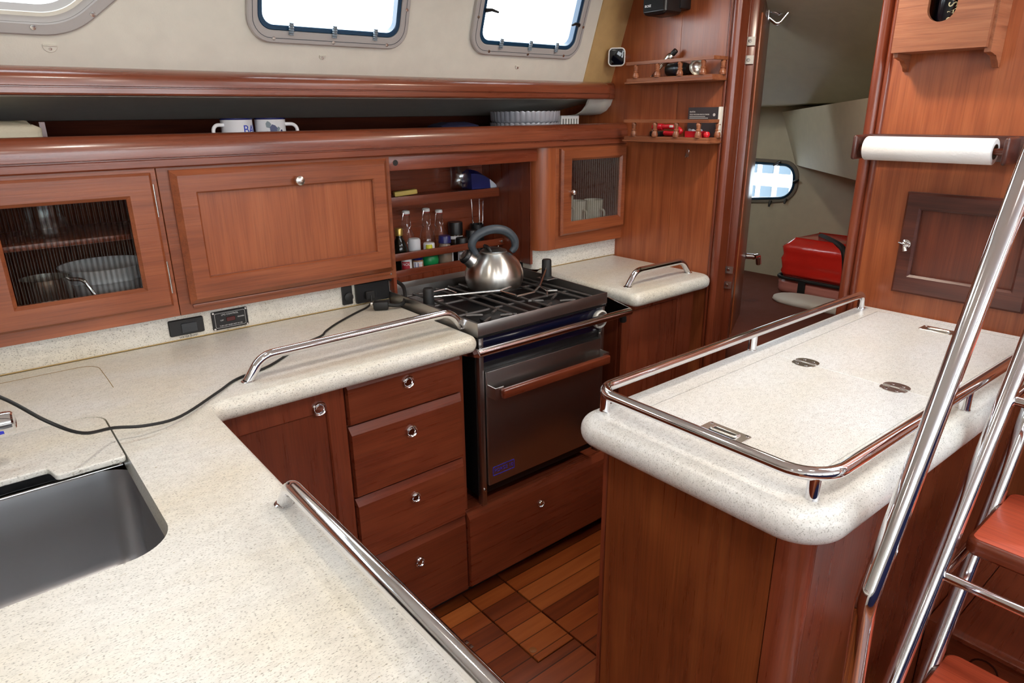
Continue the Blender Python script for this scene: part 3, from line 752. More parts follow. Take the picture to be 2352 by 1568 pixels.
# sink peninsula
t = thing('base_cabinet', 'wooden base cabinet of the sink peninsula', 'cabinet', (-0.3, 0.8, 0.0))
b = NB(); box(b, -0.90, 0.29, 0.16, 0.20, 0.05, 0.861); part('end_panel', b, RZ_, t)
b = NB(); box(b, 0.27, 0.29, 0.20, 1.438, 0.05, 0.861); part('side_panel', b, RZ_, t)
b = NB(); box(b, -0.90, 0.265, 0.22, 0.90, 0.05, 0.861); part('carcass', b, RZ_, t)
b = NB(); box(b, -0.4, 2.10, 1.50, 1.52, 0.0, 0.06); struct('baseboard_galley', b, plain('dark_plinth', srgb(24,12,9), 0.8))

# niche around the stove
b = NB(); box(b, 0.999, 1.014, YF+0.022, 2.06, 0.335, 0.8605); box(b, 1.6645, 1.68, YF+0.022, 2.06, 0.335, 0.8605); box(b, 1.0, 1.68, 2.06, 2.075, 0.335, 0.93)
struct('wall_stove_niche', b, RZ_)

# ------------------------------------------------------------------ grab rails on the worktops
def grab_rail(label, a, b_, z, h, r, drop=0.055, feet=True):
    a = V((a[0],a[1],z)); c = V((b_[0],b_[1],z)); d = (c-a).normalized()
    up = V((0,0,h))
    t = thing('grab_rail', label, 'rail', (a+c)/2)
    pts = fillet([a, a+up+d*0.038, c+up-d*0.038, c], drop, 9)
    bm = NB(); tube(bm, pts, r, 18); part('tube', bm, CHROME, t)
    for p in (a, c):
        bm = NB(); lathe(bm, [(r*1.28,0),(r*1.28,0.0015),(r*1.08,0.003),(r*0.9,0.003)], T(*p), 22); part('flange', bm, CHROME, t)
    return t
grab_rail('long polished grab rail along the worktop edge left of the stove', (0.428,1.472), (1.031,1.480), ZC, 0.052, 0.0115)
grab_rail('polished grab rail along the aisle side of the sink worktop', (0.297,0.925), (0.300,0.20), ZC, 0.048, 0.0125, 0.035)
grab_rail('short polished grab rail on the small worktop right of the stove', (1.730,1.480), (2.066,1.476), ZC, 0.05, 0.0115)
# ------------------------------------------------------------------ upper cabinets
YU = 1.86
def knob(parent, x, z, y, r, mat):
    b = NB(); lathe(b, [(r*0.55,0),(r*0.5,0.004),(r*0.38,0.008),(r*0.45,0.012),(r*0.9,0.015),(r,0.019),(r*0.9,0.024),(r*0.5,0.027),(0,0.0275)], T(x,y,z) @ FACE_NY, 22); return part('knob', b, mat, parent)
def hinge_ny(parent, x, z0, z1, y):
    b = NB(); cyl(b, (x,y,z0), 0.0032, z1-z0, 'Z', 10); part('hinge', b, NICKEL, parent)

# left glazed cabinet
t = thing('wall_cabinet', 'cherry wall cabinet with a wide reeded glass door over the sink end', 'cabinet', (0.19, 2.0, 0.985))
b = NB()
frame_ny(b, -0.9, 0.396, 0.985, 1.364, 0.03, 0.355, 1.045, 1.32, YU+0.02, YU, 0.001, 0.001); part('face_frame', b, WX, t)
b = NB()
box(b, -0.05, 0.396, YU+0.02, 2.19, 0.985, 0.997); box(b, -0.05, 0.396, 2.19, 2.2, 0.985, 1.383); box(b, -0.05, -0.035, YU+0.02, 2.19, 0.998, 1.383); box(b, 0.383, 0.396, YU+0.02, 2.19, 0.998, 1.383)
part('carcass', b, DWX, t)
b = NB(); box(b, -0.034, 0.382, 1.925, 2.185, 1.187, 1.201, 0.002); part('shelf', b, RX_, t)
b = NB(); frame_ny(b, -0.004, 0.382, 1.018, 1.353, 0.060, 0.320, 1.075, 1.294, YU-0.0005, YU-0.019, 0.006, 0.008); d = part('door', b, WX, t)
b = NB(); box(b, 0.058, 0.322, YU-0.010, YU-0.006, 1.073, 1.296); part('reeded_pane', b, REED, d)
hinge_ny(d, 0.3845, 1.245, 1.325, YU-0.006); hinge_ny(d, 0.3845, 1.050, 1.133, YU-0.006)
knob(d, 0.026, 1.178, YU-0.019, 0.009, CHROME)

# drop-front cabinet
t = thing('wall_cabinet', 'cherry wall cabinet with a solid drop-front door and one round knob', 'cabinet', (0.72, 2.0, 0.985))
b = NB(); frame_ny(b, 0.3975, 1.047, 0.985, 1.364, 0.45, 1.00, 1.04, 1.32, YU+0.02, YU, 0.001, 0.001); part('face_frame', b, WX, t)
b = NB(); box(b, 0.3975, 1.047, YU+0.021, 2.19, 0.985, 1.383); part('carcass', b, WX, t)
b = NB()
frame_ny(b, 0.424, 1.031, 1.013, 1.356, 0.481, 0.976, 1.081, 1.297, YU-0.0005, YU-0.023, 0.014, 0.004)
d = part('door', b, WX, t)
b = NB(); box(b, 0.480, 0.977, YU-0.010, YU-0.003, 1.080, 1.298); part('door_panel', b, WZP, d, 'sunk vertical-grain panel')
knob(d, 0.743, 1.312, YU-0.023, 0.0135, NICKEL)
b = NB(); lathe(b, [(0.004,0),(0.0035,0.0015),(0,0.002)], T(1.026,YU,1.0) @ FACE_NY, 10); part('screw', b, NICKEL, t)
b = NB(); box(b, 0.43, 1.024, YU-0.0045, YU-0.0005, 1.000, 1.0095, 0.001); part('bottom_lip', b, WX, t)

# open recess above the stove with its shelves
t = thing('open_cabinet', 'open mahogany recess above the stove with two shelves of jars and bottles', 'cabinet', (1.36, 2.1, 0.92))
b = NB(); box(b, 1.0, 1.70, 2.205, 2.22, 0.90, 1.383); part('back_panel', b, RX_, t)
b = NB(); box(b, 1.036, 1.0465, YU+0.001, 2.204, 0.93, 1.383); part('side_panel', b, RZ_, t)
b = NB(); box(b, 1.66, 1.675, YU+0.05, 2.204, 0.93, 1.383); part('side_panel', b, RZ_, t)
b = NB(); box(b, 1.048, 1.659, YU+0.012, YU+0.028, 1.316, 1.362, 0.002); v = part('valance', b, RX_, t)
b = NB(); lathe(b, [(0,0.0),(0.0085,0.0),(0.009,0.001),(0,0.0012)], T(1.075,YU+0.012,1.340) @ FACE_NY, 18); part('plug', b, RUBBER, v)
b = NB(); box(b, 1.047, 1.6595, 2.1085, 2.204, 1.190, 1.2035); box(b, 1.047, 1.6595, 2.095, 2.108, 1.173, 1.207, 0.002); part('shelf', b, RX_, t)
b = NB(); box(b, 1.047, 1.6595, 2.0785, 2.204, 0.918, 0.931); box(b, 1.047, 1.6595, 2.068, 2.078, 0.922, 0.952, 0.002); part('shelf', b, RX_, t)
b = NB(); box(b, 1.047, 1.6595, 2.068, 2.080, 0.986, 1.013, 0.003); part('fiddle_rail', b, RX_, t)
b = NB(); lathe(b, [(0.006,0),(0.005,0.003),(0,0.004)], T(1.645,2.068,1.0) @ FACE_NY, 12); part('screw', b, NICKEL, t)
b = NB(); cyl(b, (1.633,2.074,0.953), 0.0045, 0.034, 'Z', 10); part('rail_post', b, NICKEL, t)

# right glazed cabinet with a rounded left stile
t = thing('wall_cabinet', 'small cherry wall cabinet with a reeded glass door beside the bulkhead', 'cabinet', (1.9, 2.0, 0.985))
b = NB()
arc = [(1.662+0.052-0.052*math.cos(a), YU+0.052-0.052*math.sin(a)) for a in (PI/2*k/8 for k in range(9))]
sweep(b, arc + [(1.742,YU),(1.742,YU+0.02),(1.716,YU+0.02),(1.678,YU+0.06)], 'Z', 0.985, 1.364); part('rounded_stile', b, WZ, t)
b = NB(); frame_ny(b, 1.7425, 2.119, 0.985, 1.364, 1.785, 2.09, 1.05, 1.32, YU+0.02, YU, 0.001, 0.001); part('face_frame', b, WX, t)
b = NB(); box(b, 1.68, 2.119, YU+0.021, 2.19, 0.985, 0.997); box(b, 1.68, 2.119, 2.19, 2.2, 0.985, 1.383); box(b, 1.68, 1.692, YU+0.06, 2.19, 0.998, 1.383); box(b, 2.107, 2.119, YU+0.021, 2.19, 0.998, 1.383); part('carcass', b, RX_, t)
b = NB(); frame_ny(b, 1.757, 2.114, 1.036, 1.356, 1.813, 2.078, 1.085, 1.312, YU-0.0005, YU-0.020, 0.008, 0.008); d = part('door', b, WX, t)
b = NB(); box(b, 1.811, 2.080, YU-0.010, YU-0.006, 1.083, 1.314); part('reeded_pane', b, REED, d)
knob(d, 1.800, 1.199, YU-0.020, 0.0095, CHROME)

# ------------------------------------------------------------------ the long shelf with its rails
def railprof(z0, z1, y, yb):
    h = z1-z0
    dd, hh = (yb-y)*0.8, h*0.46
    top = [(y-0.004+dd-dd*math.cos(PI/2*k/9), z1-hh+hh*math.sin(PI/2*k/9)) for k in range(10)]
    return [(yb,z0),(y+0.002,z0),(y-0.002,z0+0.004),(y-0.002,z0+h*0.24),(y+0.002,z0+h*0.26),(y+0.002,z0+h*0.30),(y-0.004,z0+h*0.32)] + top + [(yb-0.001,z1),(yb,z1-0.001)]
t = thing('long_shelf', 'long open mahogany shelf with a moulded front rail above the wall cabinets', 'shelf', (0.5, 2.0, 1.36))
b = NB(); sweep(b, railprof(1.362, 1.441, 1.853, 1.890), 'X', -0.9, 2.119); part('front_rail', b, RAILW, t)
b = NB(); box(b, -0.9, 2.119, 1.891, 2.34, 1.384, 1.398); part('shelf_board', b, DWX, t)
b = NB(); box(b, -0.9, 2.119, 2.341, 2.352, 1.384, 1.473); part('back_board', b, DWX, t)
b = NB(); box(b, 0.20, 0.212, 2.06, 2.34, 1.399, 1.472); part('partition', b, RZ_, t)
t = thing('moulded_rail', 'long moulded mahogany rail running under the windows', 'rail', (0.5, 1.9, 1.53))
pr = railprof(1.530, 1.592, 1.868, 1.947)
b = NB(); rings = [[(-0.9,y,z) for y,z in pr]]
for k in range(0, 9):
    a = PI/2*k/8; s = 0.055*(1-math.cos(a))
    rings.append([(2.005+0.05*math.sin(a), min(1.947, y + s*(1.947-y)/0.085), z) for y,z in pr])
rings.append([(2.119,min(1.947,1.925+(y-1.868)*0.27),z) for y,z in pr])
loft(b, rings); part('rail', b, RAILW, t)
# snaps on the liner
for lab, x, s in (('curtain stud low on the liner under the first window',0.241,0.0385),('curtain stud under the middle window',0.895,0.0425),('curtain stud under the last window before the bulkhead',1.619,0.0388)):
    t = thing('curtain_stud', lab, 'fitting', LM @ V((x,s,0)))
    R = 0.015 if x < .5 else 0.010
    b = NB(); plate2d(b, [(R*math.cos(a), R*math.sin(a)) for a in (PI+PI*k/10 for k in range(11))] , 0.0, 0.003, LM @ T(x,s,0.0002), bev=0.001); part('base_plate', b, LINER, t)
    b = NB(); obox(b, LM @ T(x,s+0.001,0.003), R*1.9, 0.003, 0.006, 0.001); part('ridge', b, LINER, t)
    b = NB(); lathe(b, [(0.0034,0),(0.003,0.002),(0,0.0022)], LM @ T(x,s-R*0.45,0.003), 10); part('screw', b, NICKEL, t)
# ------------------------------------------------------------------ stove
SX0, SX1, SYF, SYB, SZT = 1.029, 1.545, 1.404, 1.885, 0.938
st = thing('stove', 'stainless steel gimballed gas stove with oven set between the worktops', 'stove', (1.29, 1.65, 0.37))
b = NB(); box(b, SX0+0.012, SX1-0.004, SYF+0.035, SYB-0.01, 0.38, 0.893); part('body', b, plain('black_enamel_body', srgb(14,14,15), 0.35), st)
# hob: tray and raised surround
b = NB(); box(b, SX0, SX1, SYF+0.003, SYB, 0.893, 0.897); part('hob_tray', b, plain('dark_hob', srgb(40,40,42), 0.3, metal=0.6), st)
b = NB()
box(b, SX0, SX1, SYF, SYF+0.003, 0.902, SZT, 0.0006); part('front_trim', b, STEELX, st)
b = NB()
loft(b, [[(SX0,y,0.892),(SX0+0.003,y,0.892),(SX0+0.003,y,SZT),(SX0,y,SZT)] for y in (SYF+0.003,SYB)])
loft(b, [[(SX1-0.003,y,0.892),(SX1,y,0.892),(SX1,y,zt),(SX1-0.003,y,zt)] for y, zt in ((SYF+0.003,SZT),(SYB,SZT+0.012))])
box(b, SX0, SX1, SYB-0.003, SYB, 0.892, SZT+0.002); part('side_trim', b, STEELX, st)
b = NB(); box(b, SX0-0.01, SX1+0.09, 2.035, 2.038, 0.60, 0.917, 0.0005); solo('splash_back', b, STEELX, 'stainless steel splash back behind the stove below the spice shelf', 'splash back')
# grates
def rod(bm, pts, r=0.0042, f=0.012): tube(bm, fillet(pts, f, 4), r, 8)
zg = 0.922
b = NB()
for x in (1.055, 1.525): rod(b, [(x,1.425,zg-0.006),(x,1.865,zg-0.006)], 0.004)
for y in (1.432, 1.56, 1.70, 1.86): rod(b, [(1.05,y,zg-0.006),(1.53,y,zg-0.006)], 0.004)
part('grate_frame', b, GRATE, st)
bx = [(1.145,1.492),(1.385,1.492),(1.345,1.765)]
for gx in (1.06,1.105,1.195,1.245,1.29,1.335,1.425,1.475,1.515):
    b = NB()
    near = [c for c in bx if abs(gx-c[0]) < 0.046 and c[1] < 1.6]
    if near: rod(b, [(gx,1.56,zg),(gx,1.86,zg)])
    else: rod(b, [(gx,1.43,zg),(gx,1.86,zg)])
    part('grate_bar', b, GRATE, st)
for c in bx:
    for k in range(4):
        b = NB(); a = PI/4 + k*PI/2
        rod(b, [(c[0]+0.085*math.cos(a), c[1]+0.062*math.sin(a), zg),(c[0]+0.05*math.cos(a), c[1]+0.04*math.sin(a), zg),(c[0]+0.026*math.cos(a), c[1]+0.026*math.sin(a), zg-0.001)], 0.004, 0.004)
        part('pan_support', b, GRATE, st)
    b = NB(); lathe(b, [(0.046,0.897),(0.046,0.900),(0.034,0.902),(0.034,0.909),(0.036,0.910),(0.036,0.914),(0.031,0.9165),(0,0.9165)], T(c[0],c[1],0), 30); part('burner', b, IRON, st)
# brown-stained raised rear corner blocks seen as steel tabs
for x in (1.075,1.13):
    b = NB(); box(b, x-0.018, x+0.018, 1.745, 1.775, 0.906, 0.917, 0.002); part('clamp_tab', b, STEELX, st)
# control panel, knob, gap below
b = NB(); box(b, SX0+0.028, SX1-0.012, SYF+0.018, SYF+0.030, 0.812, 0.903, 0.002); cp = part('control_panel', b, NAVY, st)
b = NB(); M = T(1.527,SYF+0.018,0.850) @ FACE_NY
lathe(b, [(0.030,0),(0.031,0.006),(0.030,0.012),(0.026,0.015),(0.0235,0.0125),(0.023,0.010)], M, 32); kn = part('knob', b, plain('pale_knob', srgb(206,204,196), 0.35), cp)
b = NB(); lathe(b, [(0.0235,0.0102),(0.008,0.0102),(0.007,0.019),(0,0.02)], M, 24); part('knob_centre', b, STEELX, kn)
b = NB(); lathe(b, [(0.0075,0),(0.0075,0.006),(0.006,0.008),(0,0.008)], T(1.534,SYF+0.018,0.800) @ FACE_NY, 18); part('thermostat_button', b, STEELX, cp)
b = NB(); box(b, SX0+0.03, SX1-0.014, SYF+0.024, SYF+0.034, 0.785, 0.812, 0.001); part('oven_gap', b, BLACK, st)
# side posts
b = NB(); box(b, SX0+0.014, SX0+0.030, SYF+0.016, SYF+0.038, 0.352, 0.905, 0.001); part('side_post', b, STEELZ, st)
b = NB(); box(b, SX1-0.012, SX1+0.002, SYF+0.010, SYF+0.038, 0.37, 0.92, 0.001); part('side_post', b, STEELZ, st)
for x in (SX0+0.022, SX1-0.012):
    b = NB(); lathe(b, [(0.005,0),(0.005,0.003),(0,0.0045)], T(x,SYF+0.016,0.405) @ FACE_NY, 12); part('post_screw', b, NICKEL, st)
# oven door
b = NB(); box(b, SX0+0.033, SX1-0.016, SYF+0.006, SYF+0.030, 0.420, 0.787, 0.002); dr_ = part('oven_door', b, STEELZ, st)
for s, x in ((1, SX0+0.033),(-1, SX1-0.016)):
    b = NB(); loft(b, [[(x,SYF+0.006,z),(x,SYF-0.032,z),(x+s*0.030,SYF-0.032,z),(x+s*0.030,SYF-0.029,z),(x+s*0.003,SYF-0.029,z),(x+s*0.003,SYF+0.006,z)] for z in (0.712,0.748)]); part('handle_bracket', b, STEELX, dr_)
b = NB(); box(b, SX0+0.050, SX1-0.026, SYF-0.050, SYF-0.031, 0.716, 0.744, 0.005, 3); part('handle', b, RX_, dr_, 'wooden handle')
b = NB(); lo = rrect(0.083,0.030,0.002); li = rrect(0.079,0.026,0.001)
BLUE = plain('blue_print', srgb(44,44,170), 0.4)
Mb = T(1.117,SYF+0.006,0.4625) @ FACE_NY
ring2d(b, lo, li, 0, 0.0006, Mb); merge(b, text_bm('FORCE 10', 0.0165, Mb @ T(0,0,0.0003), 0.0003)); part('badge', b, BLUE, dr_, 'small blue outlined badge')
# ------------------------------------------------------------------ pot clamps on the hob
DSTEEL = steel('satin_rod', (0.62,0.62,0.60,1), 0.22)
def clamp(label, post, zb, h, rods):
    t = thing('pot_clamp', label, 'pot clamp', (post[0],post[1],zb))
    b = NB(); lathe(b, [(0,0),(0.021,0),(0.021,0.004),(0.0175,0.007),(0.0165,h-0.004),(0.014,h),(0,h)], T(post[0],post[1],zb), 20); part('post', b, RUBBER, t)
    for rr, rad in rods:
        b = NB(); tube(b, fillet(rr, 0.01, 4), rad, 8); part('arm', b, DSTEEL, t)
clamp('pot clamp with black post on the left side of the hob', (1.072,1.715), 0.915, 0.058, [
    ([(1.072,1.715,0.944),(1.285,1.626,0.945),(1.332,1.630,0.949)], 0.0036), ([(1.285,1.626,0.945),(1.295,1.560,0.942)], 0.0032),
    ([(1.08,1.73,0.953),(1.155,1.736,0.953),(1.165,1.695,0.945)], 0.0034)])
clamp('pot clamp with black post on the right side of the hob', (1.527,1.672), 0.940, 0.066, [
    ([(1.527,1.672,0.985),(1.50,1.65,0.975),(1.43,1.60,0.942),(1.36,1.548,0.942),(1.288,1.548,0.941)], 0.0038), ([(1.43,1.60,0.942),(1.40,1.528,0.943),(1.422,1.506,0.945)], 0.0034), ([(1.405,1.535,0.943),(1.365,1.492,0.941)], 0.003)])
b = NB(); box(b, 1.505, 1.549, 1.645, 1.70, 0.9385, 0.9415, 0.001); solo_m = b
st_tab = part('clamp_rail', b, STEELX, st)
# ------------------------------------------------------------------ crash bar in front of the stove
t = thing('crash_bar', 'polished steel crash bar across the front of the stove', 'bar', (1.33, 1.385, 0.855))
yb, zb = 1.390, 0.8595
b = NB(); tube(b, fillet([(1.016,yb,zb),(1.642,yb,zb)], 0, 3), 0.0125, 20); part('bar', b, CHROME, t)
for x in (1.0165, 1.6415):
    P_ = [(yb-0.012,zb-0.004),(yb+0.004,zb-0.013),(1.49,zb-0.030),(1.50,zb-0.022),(1.50,zb+0.022),(1.49,zb+0.028),(yb+0.002,zb+0.0125)]
    b = NB(); loft(b, [[(xx,y,z) for y,z in P_] for xx in (x-0.0015, x+0.0015)]); part('bracket', b, CHROME, t)
b = NB(); tube(b, [(1.612,yb+0.004,zb-0.008),(1.622,yb+0.010,zb-0.030)], 0.012, 12); part('end_stop', b, RUBBER, t)
# ------------------------------------------------------------------ kettle
KX, KY, KZ = 1.350, 1.740, 0.926
kt = thing('kettle', 'brushed steel whistling kettle with a grey hoop handle on the rear burner', 'kettle', (KX, KY, KZ))
KH = 0.92
prof = [(0,0),(0.082,0),(0.088,0.003),(0.092,0.012),(0.0975,0.030),(0.0988,0.044),(0.0972,0.060),(0.0915,0.079),(0.0820,0.097),(0.0700,0.112),(0.0560,0.124),(0.0465,0.1295),(0.0445,0.131)]
b = NB(); lathe(b, [(r,z*KH) for r,z in prof], T(KX,KY,KZ), 64); part('body', b, KSTEEL, kt)
b = NB(); lathe(b, [(r,z-0.131*(1-KH)) for r,z in [(0.0445,0.1305),(0.0455,0.134),(0.043,0.136),(0.038,0.1365),(0.030,0.141),(0.016,0.145),(0,0.146)]], T(KX,KY,KZ), 40); ld = part('lid', b, STEELX, kt)
az = math.atan2(0.30, -0.95)
dx = V((math.cos(az), math.sin(az), 0))
def kp(r, z): return V((KX,KY,KZ)) + dx*r + V((0,0,z))
sd = (dx*0.74 + V((0,0,0.67))).normalized()
Ms = T(*kp(0.058,0.076)) @ sd.to_track_quat('Z','Y').to_matrix().to_4x4()
b = NB(); lathe(b, [(0.028,-0.006),(0.030,0.004),(0.0265,0.010),(0.0230,0.038),(0.0222,0.050)], Ms, 28); part('spout', b, STEELX, kt)
b = NB(); lathe(b, [(0.0215,0.047),(0.0245,0.048),(0.0245,0.058),(0.022,0.062),(0.016,0.0625)], Ms, 28); sc_ = part('spout_cap', b, BLACK, kt)
b = NB(); lathe(b, [(0.016,0.062),(0.0175,0.064),(0.012,0.0655),(0.008,0.063),(0,0.063)], Ms, 24); part('whistle', b, STEELX, sc_)
b = NB(); ly_ = V((-dx.y, dx.x, 0))
tube(b, fillet([kp(0.018,0.124)-ly_*0.026, kp(0.026,0.140)-ly_*0.020, kp(0.026,0.140)+ly_*0.020, kp(0.018,0.124)+ly_*0.026], 0.014, 5), 0.0055, 10); part('lid_grip', b, BLACK, ld)
hp = [kp(0.050,0.106), kp(0.066,0.124), kp(0.076,0.146), kp(0.064,0.172), kp(0.030,0.190), kp(-0.012,0.194), kp(-0.050,0.182), kp(-0.074,0.156), kp(-0.076,0.130), kp(-0.062,0.114)]
def smooth(P, n=5):
    out = []
    for i in range(len(P)-1):
        p0, p1, p2, p3 = P[max(i-1,0)], P[i], P[i+1], P[min(i+2,len(P)-1)]
        for k in range(n):
            t = k/n
            out.append(0.5*((2*p1)+(p2-p0)*t+(2*p0-5*p1+4*p2-p3)*t*t+(3*p1-p0-3*p2+p3)*t**3))
    out.append(P[-1]); return out
hs = smooth([V(p) for p in hp]); n_ = len(hs)
rad = [0.0085 + 0.0050*math.sin(PI*min(1, max(0,(i/(n_-1)-0.08)/0.9)))**0.6 if 0.08 < i/(n_-1) < 0.98 else 0.0075 for i in range(n_)]
rad = [r_*1.12 for r_ in rad]
b = NB(); tube(b, hs, 0.013, 16, radii=rad); part('handle', b, GREYK, kt)
b = NB(); tube(b, [kp(0.052,0.104), kp(0.071,0.130), kp(0.078,0.146)], 0.010, 12, radii=[0.008,0.011,0.012]); part('handle_joint', b, BLACK, kt)
# ------------------------------------------------------------------ island
t = thing('island_cabinet', 'tall mahogany island cabinet with a rounded corner post beside the ladder', 'cabinet', (1.5, 0.62, 0.0))
b = NB(); box(b, 0.93, 0.944, 0.452, 0.824, 0.0, 0.8455); part('end_panel', b, ISL, t)
b = NB(); sweep(b, [(0.976,0.404)] + [(0.976-0.046*math.sin(a), 0.450-0.046*math.cos(a)) for a in (PI/2*k/8 for k in range(9))] + [(0.95,0.4515),(0.976,0.43)], 'Z', 0.0, 0.8455); part('corner_post', b, RZ_, t)
b = NB(); sweep(b, [(0.93+0.012*(1-math.sin(a)), 0.826+0.012*(1-math.cos(a))) for a in (PI/2*k/5 for k in range(5,-1,-1))] + [(0.93,0.825),(0.944,0.825),(0.96,0.838)], 'Z', 0.0, 0.8455); part('corner_post', b, RZ_, t)
b = NB(); box(b, 0.977, 2.118, 0.404, 0.418, 0.0, 0.8455); part('side_panel', b, RZ_, t)
b = NB(); box(b, 0.961, 2.118, 0.826, 0.838, 0.0, 0.8455); part('side_panel', b, RZ_, t)
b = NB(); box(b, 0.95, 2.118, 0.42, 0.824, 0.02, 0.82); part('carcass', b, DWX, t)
io = [(p.x,p.y) for p in fillet([(0.862,0.350,0),(2.1185,0.324,0),(2.1185,0.872,0),(0.862,0.872,0)], [0.085,0,0,0.055], 12, closed=True)]
lx0, lx1, lx2 = 0.985, 1.4855, 2.060
def ly(x): return 0.434 - (x-1.1)*0.029
ih = [(lx0,ly(lx0)),(lx2,ly(lx2)),(lx2,0.790),(lx0,0.790)]
it = thing('worktop', 'cream speckled island worktop with a thick rounded edge', 'worktop', (1.5, 0.62, 0.846))
b = NB(); slab(b, io, [ih], 0.8465, ZC, 0.0305, 8); part('slab', b, STONEW, it)
b = NB(); box(b, lx1-0.0012, lx1+0.0012, 0.44, 0.785, 0.886, ZC-0.0008); part('seam_strip', b, WHITE, it, 'white seam between the two lids')
b = NB(); box(b, 0.975, 2.07, 0.40, 0.80, 0.848, 0.8855); part('inner_ledge', b, plain('cream_ledge', srgb(150,130,96), 0.6), it)
def lid(label, x0, x1, hinges, px, py):
    g = 0.0014
    t = thing('worktop_hatch', label, 'hatch lid', ((x0+x1)/2, 0.6, 0.886))
    o = [(x0+g,ly(x0)+g),(x1-g,ly(x1)+g),(x1-g,0.790-g),(x0+g,0.790-g)]
    b = NB(); loft(b, [[(x,y,0.886) for x,y in o],[(x,y,ZC-0.0008) for x,y in o],[(x,y,ZC) for x,y in inset(o,0.0008)]]); part('board', b, STONEW, t)
    M = T(px,py,ZC)
    b = NB(); ring2d(b, rrect(0.046,0.090,0.004,3), rrect(0.022,0.056,0.004,3), 0.0, 0.0016, M, bev=0.0005); rp_ = part('pull_plate', b, NICKEL, t)
    b = NB(); plate2d(b, rrect(0.022,0.056,0.004,3), 0.0001, 0.0004, M); part('pull_recess', b, plain('dark_recess', srgb(70,68,64), 0.4, metal=0.7), rp_)
    b = NB(); tube(b, [M @ V(p) for p in fillet([(0.010,0.026,0.002),(-0.007,0.026,0.003),(-0.007,-0.026,0.003),(0.010,-0.026,0.002)], 0.006, 4)], 0.0028, 10); part('pull_ring', b, NICKEL, rp_)
    for sx, sy in ((1,1),(1,-1),(-1,1),(-1,-1)):
        b = NB(); lathe(b, [(0.0035,0.0016),(0.003,0.0024),(0,0.0026)], M @ T(sx*0.018,sy*0.038,0), 10); part('screw', b, CHROME, rp_)
    for hy in hinges:
        M = T(lx1,hy,ZC)
        h = None
        for sgn in (1,-1):
            pts = [(sgn*(0.0035 + 0.027*math.sin(a)**0.7), 0.0275*math.cos(a)*(1 if sgn < 0 else 1)) for a in (PI*k/14 for k in range(15))]
            if sgn > 0: pts = pts[::-1]
            b = NB(); plate2d(b, pts, 0.0002, 0.0016, M, bev=0.0003)
            if h is None: h = part('hinge', b, NICKEL, t)
            else: part('hinge_leaf', b, NICKEL, h)
            for k in (-1,1):
                b = NB(); lathe(b, [(0.0042,0.0014),(0.0036,0.0022),(0,0.0023)], M @ T(sgn*0.018,k*0.011,0), 10); part('screw', b, CHROME, h)
        for y0, y1 in ((-0.024,-0.010),(0.010,0.024)):
            b = NB(); tube(b, [M @ V((0,y0,0.0018)), M @ V((0,y1,0.0018))], 0.0032, 10); part('knuckle', b, CHROME, h)
lid('cream hatch lid at the near end of the island worktop', lx0, lx1, (), 1.020, 0.622)
lid('cream hatch lid at the bulkhead end of the island worktop with two hinges', lx1, lx2, (0.709,0.507), 1.990, 0.598)
# guard rail
zr = 0.953
t = thing('guard_rail', 'polished steel guard rail around the edge of the island worktop', 'rail', (1.5, 0.62, ZC))
path = fillet([(2.062,0.840,0.912),(2.062,0.840,zr),(0.913,0.850,zr),(0.912,0.386,zr),(2.055,0.357,zr),(2.055,0.357,0.912)], [0,0.028,0.045,0.065,0.028,0], 10)
b = NB(); tube(b, path, 0.0112, 18); part('tube', b, CHROME, t)
for x, y in ((0.9255,0.836),(1.476,0.8455),(0.9305,0.4045),(1.475,0.3715)):
    b = NB(); lathe(b, [(0.0115,ZC),(0.0105,ZC+0.004),(0.0105,zr-0.002)], T(x,y,0), 20); part('post', b, CHROME, t)
for x, y in ((2.062,0.840),(2.055,0.357)):
    b = NB(); lathe(b, [(0.0135,ZC),(0.0125,ZC+0.003),(0.0108,ZC+0.004)], T(x,y,0), 20); part('flange', b, CHROME, t)

